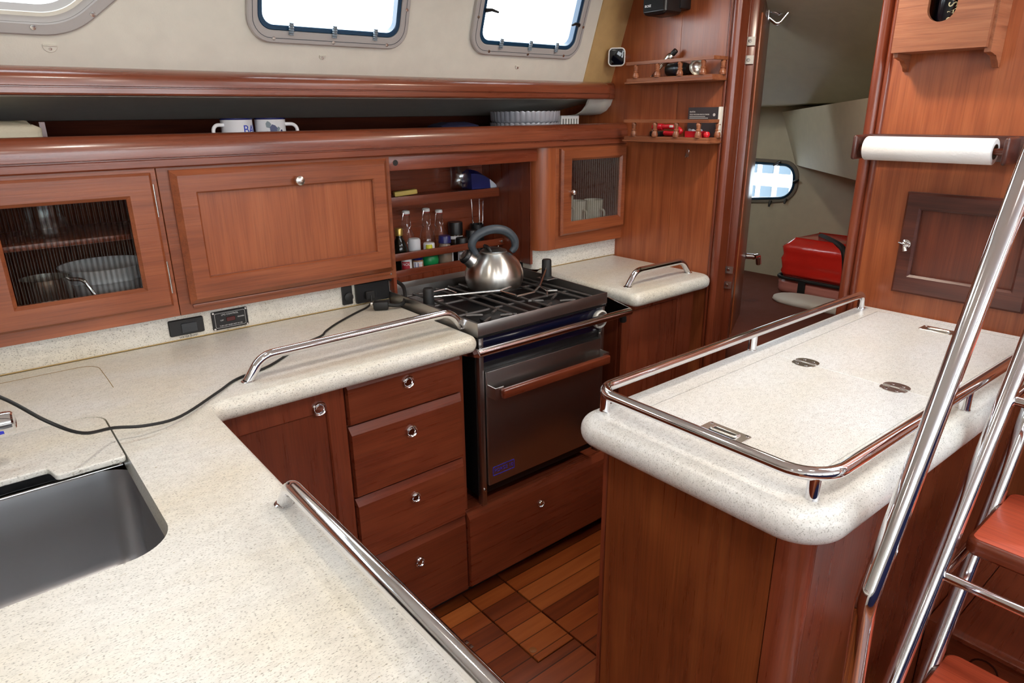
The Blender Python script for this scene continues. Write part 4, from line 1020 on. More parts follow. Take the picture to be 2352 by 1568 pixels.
# ------------------------------------------------------------------ companionway ladder
t = thing('ladder', 'polished steel companionway ladder with red wooden treads', 'ladder', (1.2, 0.08, 0.0))
YL, YR = 0.300, -0.14
fs = lambda z: 1.136 + (z-0.488)/1.605
rs = lambda z: 1.366 + (z-0.437)/1.747
for y in (YL, YR):
    b = NB(); tube(b, [(fs(0.0),y,0.0),(fs(1.9),y,1.9)], 0.0150, 20); part('front_stringer', b, CHROME, t)
    b = NB(); tube(b, [(rs(0.2515),y-math.copysign(0.004,y),0.2515),(rs(1.70),y-math.copysign(0.004,y),1.70)], 0.0150, 20); part('rear_stringer', b, CHROME, t)
for k, (zt, x0, x1) in enumerate(((0.41,1.145,1.408),(0.715,1.338,1.597),(1.012,1.53,1.785),(1.31,1.715,1.97))):
    b = NB()
    o = [(p.x,p.y) for p in fillet([(x0,YR+0.012,0),(x1,YR+0.012,0),(x1,YL-0.010,0),(x0,YL-0.010,0)], [0.022,0.03,0.03,0.022], 6, closed=True)]
    secs = [(0.006,zt-0.033),(0.0,zt-0.027),(0.0,zt-0.010),(0.003,zt-0.003),(0.008,zt)]
    loft(b, [[(x,y,z) for x,y in inset(o,i)] for i, z in secs]); tr = part('tread', b, RY_, t)
    b = NB(); loft(b, [[(x,y,zt-0.001) for x,y in inset(o,0.0085)],[(x,y,zt+0.0012) for x,y in inset(o,0.0085)],[(x,y,zt+0.0016) for x,y in inset(o,0.0095)]]); part('tread_surface', b, TREAD, tr, 'bright red top surface')
    zb_ = zt-0.046
    b = NB(); tube(b, [(fs(zb_)+0.008,YL-0.004,zb_),(fs(zb_)+0.008,YR+0.004,zb_)], 0.0095, 14); part('cross_bar', b, CHROME, t)
    b = NB(); tube(b, [(rs(zb_),YL-0.004,zb_),(rs(zb_),YR+0.004,zb_)], 0.0095, 14); part('cross_bar', b, CHROME, t)
    for y in (YL-0.008, YR+0.008):
        b = NB(); tube(b, [(fs(zb_)+0.008,y,zb_),(rs(zb_),y,zb_)], 0.0085, 12); part('side_bar', b, CHROME, t)
        b = NB(); lathe(b, [(0,-0.006),(0.0085,-0.005),(0.0105,0),(0.0085,0.005),(0,0.006)], T(fs(zb_)-0.001,y+0.004,zb_+0.004) @ RX(PI/2), 14); part('weld_collar', b, CHROME, t)
t = thing('grab_pole', 'long bent polished grab pole standing beside the ladder in front of the island', 'pole', (0.99, 0.30, 0.0))
b = NB(); tube(b, fillet([(0.985,0.300,0.0),(0.923,0.300,0.785),(1.228,0.300,1.380),(1.494,0.300,1.90)], 0.075, 10), 0.0158, 22); part('tube', b, CHROME, t)
b = NB(); lathe(b, [(0.032,0),(0.032,0.003),(0.020,0.006),(0.016,0.006)], T(0.985,0.30,0), 24); part('foot_flange', b, CHROME, t)
# engine box step behind the ladder
t = thing('engine_box', 'low mahogany engine box step behind the foot of the ladder', 'step', (1.9, -0.1, 0.0))
b = NB(); box(b, 1.715, 2.118, -0.8, 0.352, 0.0, 0.222); part('front_box', b, RY_, t)
b = NB(); sweep(b, [(1.715,0.2225),(1.698,0.2235),(1.690,0.231),(1.690,0.241),(1.698,0.249),(1.71,0.2505),(2.118,0.2505),(2.118,0.2225)], 'Y', -0.8, 0.352); part('lid', b, RX_, t)
b = NB(); box(b, 1.69, 2.118, 0.3545, 0.402, 0.0, 0.2505, 0.002); part('side_strip', b, RX_, t)
b = NB(); tube(b, [(1.7145,0.30-0.03*math.cos(a)-0.03,0.165+0.03*math.sin(a)) for a in (PI*k/12 for k in range(13))], 0.0022, 8); part('finger_slot', b, DWX, t)

# ------------------------------------------------------------------ locker door in the bulkhead
NX = lambda x: T(x,0,0) @ FACE_NX
def yrect(y0, y1, z0, z1): return [(-y1,z0),(-y0,z0),(-y0,z1),(-y1,z1)]
t = thing('locker_door', 'dark framed mahogany locker door set in the bulkhead above the island', 'door', (2.11, 0.61, 0.968))
b = NB(); ring2d(b, yrect(0.449,0.779,0.968,1.258), yrect(0.487,0.736,1.024,1.210), 0.0005, 0.022, NX(XB), bev=0.006); part('frame', b, DFR, t)
b = NB(); plate2d(b, yrect(0.4865,0.7365,1.0235,1.2105), 0.0008, 0.006, NX(XB)); part('panel', b, DFP, t, 'sunk vertical-grain panel')
b = NB(); lathe(b, [(0.013,0),(0.013,0.003),(0.008,0.005),(0.007,0.014),(0,0.015)], NX(2.098) @ T(-0.758,1.112,0), 18); lt = part('latch', b, CHROME, t)
b = NB(); tube(b, [NX(2.098) @ V(p) for p in ((-0.772,1.116,0.016),(-0.758,1.114,0.018),(-0.744,1.112,0.016))], 0.006, 10, radii=[0.0035,0.007,0.005]); part('thumb_turn', b, CHROME, lt)
b = NB(); tube(b, [NX(2.098) @ V(p) for p in ((-0.757,1.108,0.014),(-0.752,1.094,0.015))], 0.006, 10, radii=[0.005,0.007]); part('lever', b, NICKEL, lt)

# ------------------------------------------------------------------ bottle box high on the bulkhead
t = thing('bottle_box', 'wooden bottle box with an oval cutout hanging high on the bulkhead', 'box', (2.07, 0.742, 1.58))
slot = [(-p[0],p[1]) for p in reversed(rrect(0.067,0.27,0.0334,10,0.746,1.8245))]
b = NB(); panel_holes(b, yrect(0.632,0.852,1.623,1.975), [slot], 0.0, 0.014, NX(2.034)); part('front_panel', b, TEAKY, t)
side = [(2.034,1.975),(2.119,1.975),(2.119,1.578),(2.110,1.580),(2.100,1.592),(2.090,1.597),(2.078,1.606),(2.070,1.606),(2.052,1.610),(2.034,1.612)]
for y0, y1 in ((0.839,0.851),(0.624,0.6385)):
    b = NB(); loft(b, [[(x,y,z) for x,z in side] for y in (y0,y1)]); part('side_board', b, TEAKX, t)
b = NB(); box(b, 2.0345, 2.119, 0.639, 0.8385, 1.623, 1.635); part('bottom_board', b, TEAKY, t)
t = thing('bottle', 'dark bottle standing inside the wooden bottle box', 'bottle', (2.078, 0.748, 1.6352))
b = NB(); lathe(b, [(0,0),(0.036,0),(0.0385,0.004),(0.0385,0.19),(0.034,0.21),(0.016,0.25),(0.0145,0.32),(0,0.32)], T(2.078,0.748,1.6355), 32); part('glass_body', b, plain('dark_bottle_glass', srgb(12,12,20), 0.12), t)
mt = text_bm('BASCO', 0.030, FACE_NX @ T(0.020,0.0985,0) @ RZ(PI/2), 0.0003)
for v in mt.verts:
    a = v.co.y/0.0387; d = 0.0387 - (0.0004 if v.co.x > 0 else 0)
    v.co = V((2.078 - d*math.cos(a), 0.748 + d*math.sin(a), 1.6355 + v.co.z))
part('lettering', mt, plain('gold_print', srgb(206,204,170), 0.5), t, 'pale vertical lettering')

# ------------------------------------------------------------------ paper towel
t = thing('towel_holder', 'dark wooden paper towel holder fixed to the bulkhead', 'holder', (2.1, 0.72, 1.345))
b = NB(); box(b, 2.101, 2.1195, 0.500, 0.928, 1.349, 1.414, 0.004); part('back_board', b, DFR, t)
b = NB(); box(b, 2.010, 2.100, 0.903, 0.9155, 1.346, 1.413, 0.010, 3); part('cheek', b, DFR, t)
b = NB(); box(b, 2.010, 2.100, 0.536, 0.549, 1.346, 1.413, 0.010, 3); part('cheek', b, DFR, t)
b = NB(); cyl(b, (2.045,0.5495,1.377), 0.0085, 0.353, 'Y', 16); part('rod', b, RY_, t)
t = thing('paper_towel_roll', 'white paper towel roll hanging on the holder', 'paper towel', (2.045, 0.73, 1.345))
b = NB(); lathe(b, [(0.0190,0.573),(0.0315,0.573),(0.0325,0.5745),(0.0325,0.8865),(0.0315,0.888),(0.0190,0.888),(0.0190,0.573)], T(2.045,0,1.377) @ RX(-PI/2), 44); part('paper', b, PAPER, t)
b = NB(); lathe(b, [(0.0170,0.572),(0.0189,0.572),(0.0189,0.889),(0.0170,0.889),(0.0170,0.572)], T(2.045,0,1.377) @ RX(-PI/2), 28); part('core', b, plain('card_core', srgb(84,64,50), 0.8), t, 'brown cardboard core')

# ------------------------------------------------------------------ door to the aft cabin, standing open
th = math.radians(26.2)
u = V((math.cos(th), math.sin(th), 0)); n_ = V((math.sin(th), -math.cos(th), 0))
P0 = V((2.182, 1.412, 0.06))
DM = Matrix.Translation(P0) @ Matrix((u, n_, V((0,0,1)))).transposed().to_4x4()
root = bpy.data.objects.new('door_1', None); COL.objects.link(root); root['kind'] = 'structure'; root.location = P0
def dpart(name, b, mat, parent=root): bmesh.ops.transform(b, matrix=DM, verts=b.verts); return part(name, b, mat, parent)
b = NB(); box(b, 0, 0.43, 0, 0.046, 0, 1.86, 0.006); slabd = dpart('door_slab', b, RZ_)
b = NB(); box(b, 0.07, 0.36, 0.0455, 0.052, 0.12, 1.74, 0.006); dpart('door_panel', b, WZ)
b = NB(); box(b, -0.004, 0.0, 0.004, 0.018, 0, 1.86, 0.002); dpart('edge_strip', b, RZ_)
for z0 in (1.572, 0.785):
    b = NB(); box(b, -0.008, -0.0045, -0.008, 0.006, z0, z0+0.085); box(b, -0.0075, -0.0045, 0.006, 0.043, z0+0.058, z0+0.085); box(b, -0.0075, -0.0045, 0.006, 0.043, z0, z0+0.027)
    h = dpart('hinge', b, NICKEL)
    b = NB(); cyl(b, (-0.012,-0.012,z0+0.02), 0.0045, 0.055, 'Z', 12); dpart('hinge_barrel', b, NICKEL, h)
    for dz in (0.0725,0.0125):
        b = NB(); lathe(b, [(0.006,0),(0.005,0.002),(0,0.0025)], T(-0.0075,0.026,z0+dz) @ RY(-PI/2), 12); dpart('screw', b, CHROME, h)
b = NB(); lathe(b, [(0.020,0),(0.020,0.004),(0.012,0.008),(0.011,0.044),(0,0.045)], T(0.37,0.046,0.84) @ RX(-PI/2), 18); hd = dpart('handle', b, CHROME)
b = NB(); tube(b, fillet([(0.36,0.084,0.84),(0.405,0.098,0.838),(0.42,0.102,0.80)], 0.014, 5), 0.011, 12); dpart('lever', b, CHROME, hd)
b = NB(); box(b, 0.296, 0.334, 0.0462, 0.052, 1.725, 1.81, 0.003); hk = dpart('coat_hook', b, CHROME)
b = NB(); tube(b, fillet([(0.315,0.050,1.750),(0.318,0.085,1.722),(0.322,0.125,1.775)], 0.016, 6), 0.0075, 10); dpart('prong', b, CHROME, hk)
b = NB(); tube(b, fillet([(0.315,0.050,1.775),(0.330,0.09,1.760),(0.350,0.115,1.80)], 0.016, 6), 0.007, 10); dpart('prong', b, CHROME, hk)
b = NB(); box(b, 0.425, 0.4315, 0.010, 0.036, 1.60, 1.70, 0.002); dpart('strike_slot', b, BLACK)

# ------------------------------------------------------------------ aft berth with a red valise
t = thing('berth', 'aft cabin berth under a brown blanket', 'bed', (2.85, 1.4, 0.0))
b = NB(); box(b, 2.25, 3.33, 0.32, 2.18, 0.0, 0.50); part('base', b, RX_, t)
b = NB(); box(b, 2.24, 3.335, 0.33, 2.185, 0.501, 0.648, 0.05, 4); part('mattress', b, plain('brown_blanket', srgb(104,52,36), 0.95, bump=(140,0.5)), t, 'mattress under the brown blanket')
def blob(cx, cy, cz, sx, sy, sz, e=0.55, nu=28, nv_=14, rz=0, noise=0.0):
    b = NB(); rows = []
    sg = lambda v, p: math.copysign(abs(v)**p, v)
    rnd = random.Random(3)
    for i in range(nv_+1):
        ph = -PI/2 + PI*i/nv_
        if i in (0, nv_): rows.append([b.verts.new((0,0,sz*math.sin(ph)))]); continue
        rows.append([b.verts.new((sx*sg(math.cos(ph),e)*sg(math.cos(2*PI*k/nu),e)*(1+noise*(rnd.random()-.5)), sy*sg(math.cos(ph),e)*sg(math.sin(2*PI*k/nu),e)*(1+noise*(rnd.random()-.5)), sz*sg(math.sin(ph),e)*(1+noise*(rnd.random()-.5)))) for k in range(nu)])
    for a, c in zip(rows, rows[1:]):
        for k in range(nu):
            l = (k+1) % nu
            if len(a) == 1: b.faces.new((a[0], c[l], c[k]))
            elif len(c) == 1: b.faces.new((a[k], a[l], c[0]))
            else: b.faces.new((a[k], a[l], c[l], c[k]))
    bmesh.ops.transform(b, matrix=T(cx,cy,cz) @ RZ(rz), verts=b.verts); return b
b = blob(2.885, 1.35, 0.660, 0.080, 0.215, 0.024, 0.7, 40, 14, rz=0.05, noise=0.03); solo('pillow', b, plain('white_cotton', srgb(222,222,216), 0.9, bump=(60,0.3)), 'white pillow squashed beneath the red valise on the berth', 'pillow', sharp=80)
t = thing('valise', 'red plastic-wrapped valise with black straps on the aft berth', 'bag', (3.13, 1.36, 0.712))
def bagshape(x0, x1, y0, y1, z0, z1, r, seed, wob):
    b = NB(); rnd = random.Random(seed); rings = []
    o = [(p.x,p.y) for p in fillet([(x0,y0,0),(x1,y0,0),(x1,y1,0),(x0,y1,0)], r, 6, closed=True)]
    nz = 9
    for k in range(nz+1):
        t_ = k/nz; z = z0+(z1-z0)*t_
        i_ = 0.012*(1-min(1,t_*6)) + (0.05*max(0,(t_-0.75)/0.25)**2)
        w = wob*math.sin(t_*19)
        rings.append([(x+rnd.uniform(-.3,.3)*wob, y+rnd.uniform(-.3,.3)*wob, z+rnd.uniform(-.4,.4)*wob) for x,y in inset(o, i_-w*0.5)])
    loft(b, rings); return b
b = bagshape(2.975,3.30,1.06,1.622,0.735,0.912,0.05,4,0.009); part('top', b, plain('red_vinyl', srgb(228,48,38), 0.22, coat=0.5, bump=(22,1.0)), t, 'glossy red upper part', sharp=70)
b = bagshape(2.972,3.305,1.055,1.627,0.655,0.722,0.055,5,0.003); part('bottom', b, plain('pink_vinyl', srgb(196,128,118), 0.4, bump=(30,0.2)), t, 'faded pink lower part', sharp=70)
o = [(p.x,p.y,0.728) for p in fillet([(2.972,1.052,0),(3.305,1.052,0),(3.305,1.628,0),(2.972,1.628,0)], 0.055, 6, closed=True)]
b = NB(); tube(b, o, 0.0085, 10, closed=True); part('piping', b, RUBBER, t)
for y in (1.49, 1.13):
    b = NB(); loft(b, [[(2.972,y-0.02,z),(2.966,y-0.02,z),(2.966,y+0.014,z),(2.972,y+0.014,z)] for z in (0.655,0.69,0.724)]); part('strap', b, RUBBER, t)
b = NB(); tube(b, smooth([V(p) for p in ((3.16,1.52,0.912),(3.08,1.44,0.915),(3.0,1.345,0.905),(2.972,1.312,0.87),(2.970,1.300,0.80),(2.970,1.295,0.745))], 4), 0.013, 8); part('top_strap', b, RUBBER, t)
t2 = solo('dry_bag', bagshape(3.05,3.30,0.62,1.03,0.65,0.93,0.06,9,0.006), bpy.data.materials['red_vinyl'], 'second red bag behind the valise, mostly hidden by the door post', 'bag', sharp=70)
# ------------------------------------------------------------------ racks on the bulkhead
def spindle(p):
    b = NB(); x, y, z, h = p
    k = h/0.046
    lathe(b, [(r*1.3,q) for r,q in [(0,0),(0.0085,0),(0.0085,0.003*k),(0.0095,0.006*k),(0.0078,0.014*k),(0.0058,0.019*k),(0.0068,0.0205*k),(0.0070,0.0235*k),(0.0052,0.026*k),(0.0064,0.036*k),(0.0072,0.040*k),(0.0055,0.0445*k),(0.004,h)]], T(x,y,z), 16); return b
def rack(label, zb, zt, ym):
    t = thing('spindle_rack', label, 'rack', (2.075, 1.61, zb))
    b = NB(); y0, y1, xf = 1.415, 1.800, 2.032
    sec = [(0.006,zb),(0.0,zb+0.003),(0.0,zb+0.008),(0.005,zb+0.0105),(0.005,zb+0.019),(0.007,zb+0.021)]
    o = [(xf,y0),(2.1195,y0),(2.1195,y1),(xf,y1)]
    def ins(i): return [(xf+i,y0+i),(2.1195,y0+i),(2.1195,y1-i),(xf+i,y1-i)]
    loft(b, [[(x,y,z) for x,y in ins(i)] for i, z in sec]); part('shelf_board', b, TEAKY, t)
    b = NB()
    ro = [(xf+0.003,y0+0.002),(2.1195,y0+0.002),(2.1195,y0+0.016),(xf+0.017,y0+0.016),(xf+0.017,y1-0.002),(xf+0.003,y1-0.002)]
    loft(b, [[(x,y,z) for x,y in ro] for z in (zt-0.0095,zt+0.0015)]); part('top_rail', b, TEAKY, t)
    for y in ym:
        part('spindle', spindle((xf+0.010, y, zb+0.021, zt-0.009-zb-0.021)), TEAKY, t)
    part('spindle', spindle((2.100, y0+0.009, zb+0.021, zt-0.009-zb-0.021)), TEAKY, t)
    return t
rack('upper small spindle rack on the bulkhead holding a corkscrew and a metal dish', 1.578, 1.654, (1.755,1.655,1.557,1.462))
rack('lower small spindle rack on the bulkhead holding red things and a booklet', 1.373, 1.453, (1.752,1.652,1.556,1.462))
zu, zl = 1.5993, 1.3943
PEW = steel('pewter', (0.66,0.65,0.61,1), 0.25)
t = thing('corkscrew', 'silver corkscrew with a black tip leaning in the upper spindle rack', 'corkscrew', (2.085, 1.69, zu))
def ax(p, q): return T(*p) @ (V(q)-V(p)).to_track_quat('Z','Y').to_matrix().to_4x4()
A_, B_ = (2.080,1.708,zu+0.004), (2.095,1.620,zu+0.088)
b = NB(); lathe(b, [(0,0.055),(0.008,0.055),(0.012,0.07),(0.0145,0.088),(0.013,0.1),(0.009,0.104),(0,0.104)], ax(A_,B_), 20); part('body', b, PEW, t)
b = NB(); lathe(b, [(0,0.1045),(0.0095,0.1045),(0.0095,0.122),(0.008,0.124),(0,0.124)], ax(A_,B_), 18); part('tip', b, BLACK, t)
for off in (-0.006, 0.006):
    b = NB(); tube(b, [V(A_)+V((0,off,0)), V(A_).lerp(V(B_),0.5)+V((0,off*0.8,0.002))], 0.0028, 8); part('lever_arm', b, CHROME, t)
t = thing('round_jar', 'black rounded jar lying behind the spindles of the upper rack', 'jar', (2.085, 1.595, zu))
b = NB(); lathe(b, [(0,-0.046),(0.018,-0.046),(0.022,-0.038),(0.0235,0),(0.022,0.030),(0.016,0.046),(0,0.047)], T(2.085,1.598,zu+0.0238) @ RX(PI/2), 26); part('body', b, BLACK, t)
b = NB(); lathe(b, [(0.0232,-0.004),(0.0242,-0.003),(0.0242,0.003),(0.0232,0.004)], T(2.085,1.598,zu+0.0238) @ RX(PI/2), 26); part('band', b, plain('blue_black', srgb(20,30,48), 0.3), t)
t = thing('metal_dish', 'small round steel dish standing on edge in the upper rack', 'dish', (2.085, 1.52, zu))
M = T(2.085,1.522,zu+0.0275) @ RZ(math.radians(62)) @ RY(-PI/2)
b = NB(); lathe(b, [(0,-0.012),(0.014,-0.011),(0.022,-0.004),(0.0265,0.004),(0.0275,0.005),(0.0265,0.006),(0.0215,-0.002),(0.0135,-0.009),(0,-0.010)], M, 30); part('bowl', b, PEW, t)
# lower rack
RED = plain('red_plastic', srgb(206,30,44), 0.25, coat=0.3)
t = thing('hand_torch', 'red hand torch with a hooped grip lying in the lower rack', 'torch', (2.085, 1.60, zl))
b = NB(); lathe(b, [(0,0),(0.0095,0),(0.0125,0.004),(0.0125,0.042),(0.0115,0.046),(0,0.046)], T(2.09,1.700,zl+0.033) @ RX(PI/2), 20); part('head', b, RED, t)
b = NB(); tube(b, smooth([V((2.09,y,z)) for y,z in ((1.652,zl+0.034),(1.615,zl+0.034),(1.585,zl+0.028),(1.572,zl+0.018),(1.588,zl+0.012),(1.62,zl+0.011),(1.645,zl+0.012))]), 0.0085, 12); part('grip', b, RED, t)
b = NB(); box(b, 2.078, 2.083, 1.602, 1.616, zl+0.032, zl+0.040, 0.001); part('label', b, WHITE, t, 'small white label')
b = NB(); box(b, 2.075, 2.105, 1.655, 1.705, zl+0.0, zl+0.018, 0.004); solo('battery_pack', b, BLACK, 'black block under the head of the red torch', 'battery pack')
b = NB(); loft(b, [[(2.108,y,z) for y,z in ((1.700,zl),(1.722,zl),(1.716,zl+0.040),(1.709,zl+0.040))],[(2.111,y,z) for y,z in ((1.700,zl),(1.722,zl),(1.716,zl+0.040),(1.709,zl+0.040))]]); solo('paper_tag', b, WHITE, 'narrow white tag at the hull end of the lower rack', 'tag')
t = thing('red_tray', 'small open red tray of clear bits behind the booklet end spindles', 'tray', (2.075, 1.49, zl))
b = NB()
o = rrect(0.034,0.072,0.004,3,2.075,1.495)
loft(b, [[(x,y,zl) for x,y in o],[(x,y,zl+0.021) for x,y in inset(o,-0.002)],[(x,y,zl+0.021) for x,y in inset(o,0.001)],[(x,y,zl+0.003) for x,y in inset(o,0.003)]]); part('tray_body', b, RED, t)
rnd = random.Random(2)
b = NB()
for k in range(9):
    obox(b, T(2.075+rnd.uniform(-.01,.01),1.495+rnd.uniform(-.027,.027),zl+0.018+rnd.uniform(0,.006)) @ RX(rnd.random()*3) @ RY(rnd.random()*3), 0.009,0.007,0.012,0.001)
o_ = solo('clear_bits', b, plain('pale_bits', srgb(200,206,220), 0.3), 'pale clear bits heaped in the small red tray', 'plastic bits', kind='stuff')
b = NB(); lathe(b, [(0,0),(0.009,0.001),(0.0125,0.008),(0.0125,0.012),(0.009,0.019),(0,0.0215)], T(2.065,1.444,zl), 20); solo('red_ball', b, RED, 'small red knob-shaped piece between the red tray and the booklet', 'ball')
t = thing('booklet', 'dark grey booklet with white lettering standing in the lower rack', 'booklet', (2.10, 1.48, zl))
b = NB(); box(b, 2.100, 2.1015, 1.424, 1.552, zl, zl+0.100); box(b, 2.1115, 2.113, 1.424, 1.552, zl, zl+0.100); part('cover', b, plain('dark_cover', srgb(52,44,46), 0.5), t)
b = NB(); box(b, 2.095, 2.1118, 1.4155, 1.4238, zl, zl+0.101, 0.001); part('spine', b, plain('white_spine', srgb(226,222,212), 0.6), t)
b = NB(); box(b, 2.1016, 2.1114, 1.424, 1.549, zl+0.001, zl+0.099); part('pages', b, PAPER, t)
LET = plain('pale_print', srgb(196,190,186), 0.6)
b = NB()
M = NX(2.0998)
merge(b, text_bm('RAITIA', 0.0078, M @ T(-1.5455,zl+0.085,0), 0.0002, 'LEFT'))
merge(b, text_bm('STICK WOODEN MATCH TINDER', 0.0064, M @ T(-1.5455,zl+0.076,0), 0.0002, 'LEFT', 0.85))
for k in range(3):
    b2 = NB(); box(b2, -1.5455, -1.5455+(0.066,0.078,0.07)[k], zl+0.0685-k*0.0055, zl+0.0705-k*0.0055, -0.0001, 0.0002); merge(b, b2, M)
part('lettering', b, LET, t, 'white lettering')
b = NB(); lathe(b, [(0.005,0),(0.005,0.0004),(0,0.0004)], M @ T(-1.443,zl+0.075,0), 18); part('seal', b, LET, t)
# small clear hook
t = thing('wall_hook', 'small clear plastic hook stuck on the bulkhead under the lower rack', 'hook', (2.115, 1.555, 1.318))
b = NB(); plate2d(b, rrect(0.012,0.030,0.005,4), 0.0003, 0.003, NX(XB) @ T(-1.556,1.337,0), bev=0.001); part('back_plate', b, CLEARP, t)
b = NB(); tube(b, fillet([NX(XB) @ V(p) for p in ((-1.556,1.330,0.003),(-1.556,1.322,0.008),(-1.552,1.324,0.018),(-1.548,1.336,0.02))], 0.005, 4), 0.003, 8); part('prong', b, CLEARP, t)
# loudspeaker
t = thing('loudspeaker', 'small black loudspeaker mounted at the top of the bulkhead', 'loudspeaker', (2.06, 1.70, 1.80))
o = [(p.x,p.y) for p in fillet([(1.985,1.590,0),(2.075,1.590,0),(2.095,1.64,0),(2.085,1.702,0),(1.985,1.690,0)], 0.012, 5, closed=True)]
b = NB(); loft(b, [[(x,y,z) for x,y in inset(o,i)] for i, z in ((0.02,1.796),(0.006,1.799),(0.0,1.806),(0.0,1.945),(0.006,1.952))]); part('cabinet', b, BLACK, t)
b = NB(); box(b, 2.06, 2.1195, 1.585, 1.655, 1.815, 1.93, 0.006); part('wall_bracket', b, BLACK, t)
b = NB(); box(b, 1.982, 1.9849, 1.597, 1.684, 1.808, 1.94, 0.001); part('grille', b, plain('black_cloth', srgb(16,16,17), 0.9, bump=(900,0.4)), t)
part('logo', text_bm('BOSE', 0.0105, NX(1.9818) @ T(-1.677,1.824,0) @ RZ(0.0), 0.0003, 'LEFT', 1.1), WHITE, t, 'small white logo')
# square white camera
t = thing('square_camera', 'small square white device with a black glossy face beside the spindle rack', 'camera', (2.055, 1.862, 1.64))
fd = V((-0.70,-0.68,-0.10)).normalized()
M = T(2.052,1.862,1.679) @ fd.to_track_quat('Z','Y').to_matrix().to_4x4()
b = NB(); 
loft(b, [[M @ V((x,y,z)) for x,y in inset(rrect(0.064,0.066,0.016,7),i)] for i, z in ((0.010,-0.026),(0.003,-0.022),(0,-0.012),(0,0.003),(0.0015,0.0048),(0.004,0.0048),(0.0046,0.003))]); part('housing', b, WHITE, t)
b = NB(); loft(b, [[M @ V((x,y,z)) for x,y in inset(rrect(0.064,0.066,0.016,7),i)] for i, z in ((0.0045,0.002),(0.0048,0.0042),(0.0075,0.0048))]); part('glossy_face', b, plain('gloss_black', srgb(8,8,12), 0.05), t, 'black glossy face')
b = NB(); tube(b, [M @ V((0,0,-0.024)), V((2.119,1.885,1.684))], 0.007, 10); part('mount', b, WHITE, t)

# ------------------------------------------------------------------ on the long shelf
zs = 1.3985
def mug(label, x, y, rz, hang):
    t = thing('enamel_mug', label, 'mug', (x, y, zs), rz=rz)
    b = NB(); lathe(b, [(0,0),(0.037,0),(0.0405,0.003),(0.0415,0.020),(0.0418,0.074),(0.0426,0.0755),(0.0418,0.077),(0.0403,0.0755),(0.040,0.006),(0,0.004)], None, 40); part('cup', b, ENAMEL, t, local=True)
    b = NB(); lathe(b, [(0.0419,0.0728),(0.0429,0.0742),(0.0429,0.0768),(0.0412,0.0772)], None, 40); part('rim', b, plain('blue_enamel_rim', srgb(24,28,90), 0.25), t, 'dark blue rim', local=True)
    b = NB(); tube(b, fillet([(0.040,0,0.060),(0.072,0,0.060),(0.074,0,0.018),(0.040,0,0.018)], 0.02, 6), 0.005, 10); part('handle', b, ENAMEL, t, local=True)
    return t
def wrap(bm, r):
    """bend flat lettering (x along the arc, y up) around a mug facing -y"""
    for v in bm.verts:
        a = v.co.x/r; d = r + v.co.z
        v.co = V((d*math.sin(a), -d*math.cos(a), v.co.y))
    return bm
m1 = mug('white enamel mug with blue letters, handle to the left', 0.648, 1.985, 0, 0)
m1.rotation_euler = (0,0,math.radians(196))
b = wrap(text_bm('BAY', 0.032, T(0.032,0.0465,0.0004), 0.0003), 0.0419); bmesh.ops.transform(b, matrix=RZ(math.radians(-196)), verts=b.verts)
part('lettering', b, plain('blue_letters', srgb(36,64,180), 0.35), m1, 'blue lettering', local=True)
m2 = mug('white enamel mug with a blue crest, handle to the right', 0.744, 1.990, 0, 0)
m2.rotation_euler = (0,0,math.radians(-24))
def crest(pts, th=0.0004, dz=0.0003):
    b = NB(); plate2d(b, pts, dz, dz+th)
    bmesh.ops.subdivide_edges(b, edges=[e for e in b.edges if e.calc_length() > 0.004], cuts=3, use_grid_fill=False)
    wrap(b, 0.0419); bmesh.ops.transform(b, matrix=RZ(math.radians(24)), verts=b.verts); return b
NVB, GRB = plain('navy_print', srgb(16,20,84), 0.35), plain('grey_print', srgb(120,132,140), 0.4)
part('crest', crest([(-0.016,0.036),(-0.006,0.032),(0.002,0.040),(0.004,0.050),(-0.002,0.057),(-0.010,0.060),(-0.017,0.052)]), NVB, m2, 'navy patch of the printed crest', local=True)
part('crest', crest([(-0.026,0.052),(-0.018,0.050),(-0.012,0.060),(-0.016,0.066),(-0.022,0.069),(-0.027,0.062)]), GRB, m2, 'grey patch of the printed crest', local=True)
part('crest', crest([(-0.004,0.036),(0.008,0.040),(0.012,0.050),(0.006,0.054),(0.002,0.046)]), GRB, m2, 'grey patch of the printed crest', local=True)
part('crest', crest([(0.012,0.036),(0.022,0.037),(0.018,0.046),(0.013,0.044)]), NVB, m2, 'navy patch of the printed crest', local=True)
part('crest', crest([(-0.026,0.036),(-0.017,0.037),(-0.024,0.042)]), plain('red_print', srgb(150,40,60), 0.4), m2, 'small red patch of the printed crest', local=True)
# cut-glass bowls
def scallop(bm, R, h, n=40):
    rings = []; m = n*6
    for rr, z, am in ((R*0.90,0.0,0.0),(R*0.96,0.004,0.3),(R*0.985,h*0.3,1.0),(R,h*0.92,1.0),(R,h,1.0),(R-0.005,h,1.0),(R*0.965,h*0.3,0.6),(R*0.9,0.006,0.2)):
        rings.append([((rr+am*0.0026*abs(math.cos(n*PI*k/m)))*math.cos(2*PI*k/m), (rr+am*0.0026*abs(math.cos(n*PI*k/m)))*math.sin(2*PI*k/m), z+(0.0035*abs(math.cos(n*PI*k/m)) if z >= h*0.99 else 0)) for k in range(m)])
    loft(bm, rings); return bm
CUT = plain('cut_glass', srgb(186,188,198), 0.12, trans=0.3, coat=0.6)
for z, h, lab in ((0.0,0.046,'lower of the two stacked cut-glass bowls on the long shelf'),(0.0465,0.040,'upper scalloped cut-glass bowl stacked on the other on the long shelf')):
    tt = thing('glass_bowl', lab, 'bowl', (1.756, 2.051, zs+z), group='stacked cut-glass bowls')
    part('bowl', scallop(NB(), 0.132, h), CUT, tt, local=True)
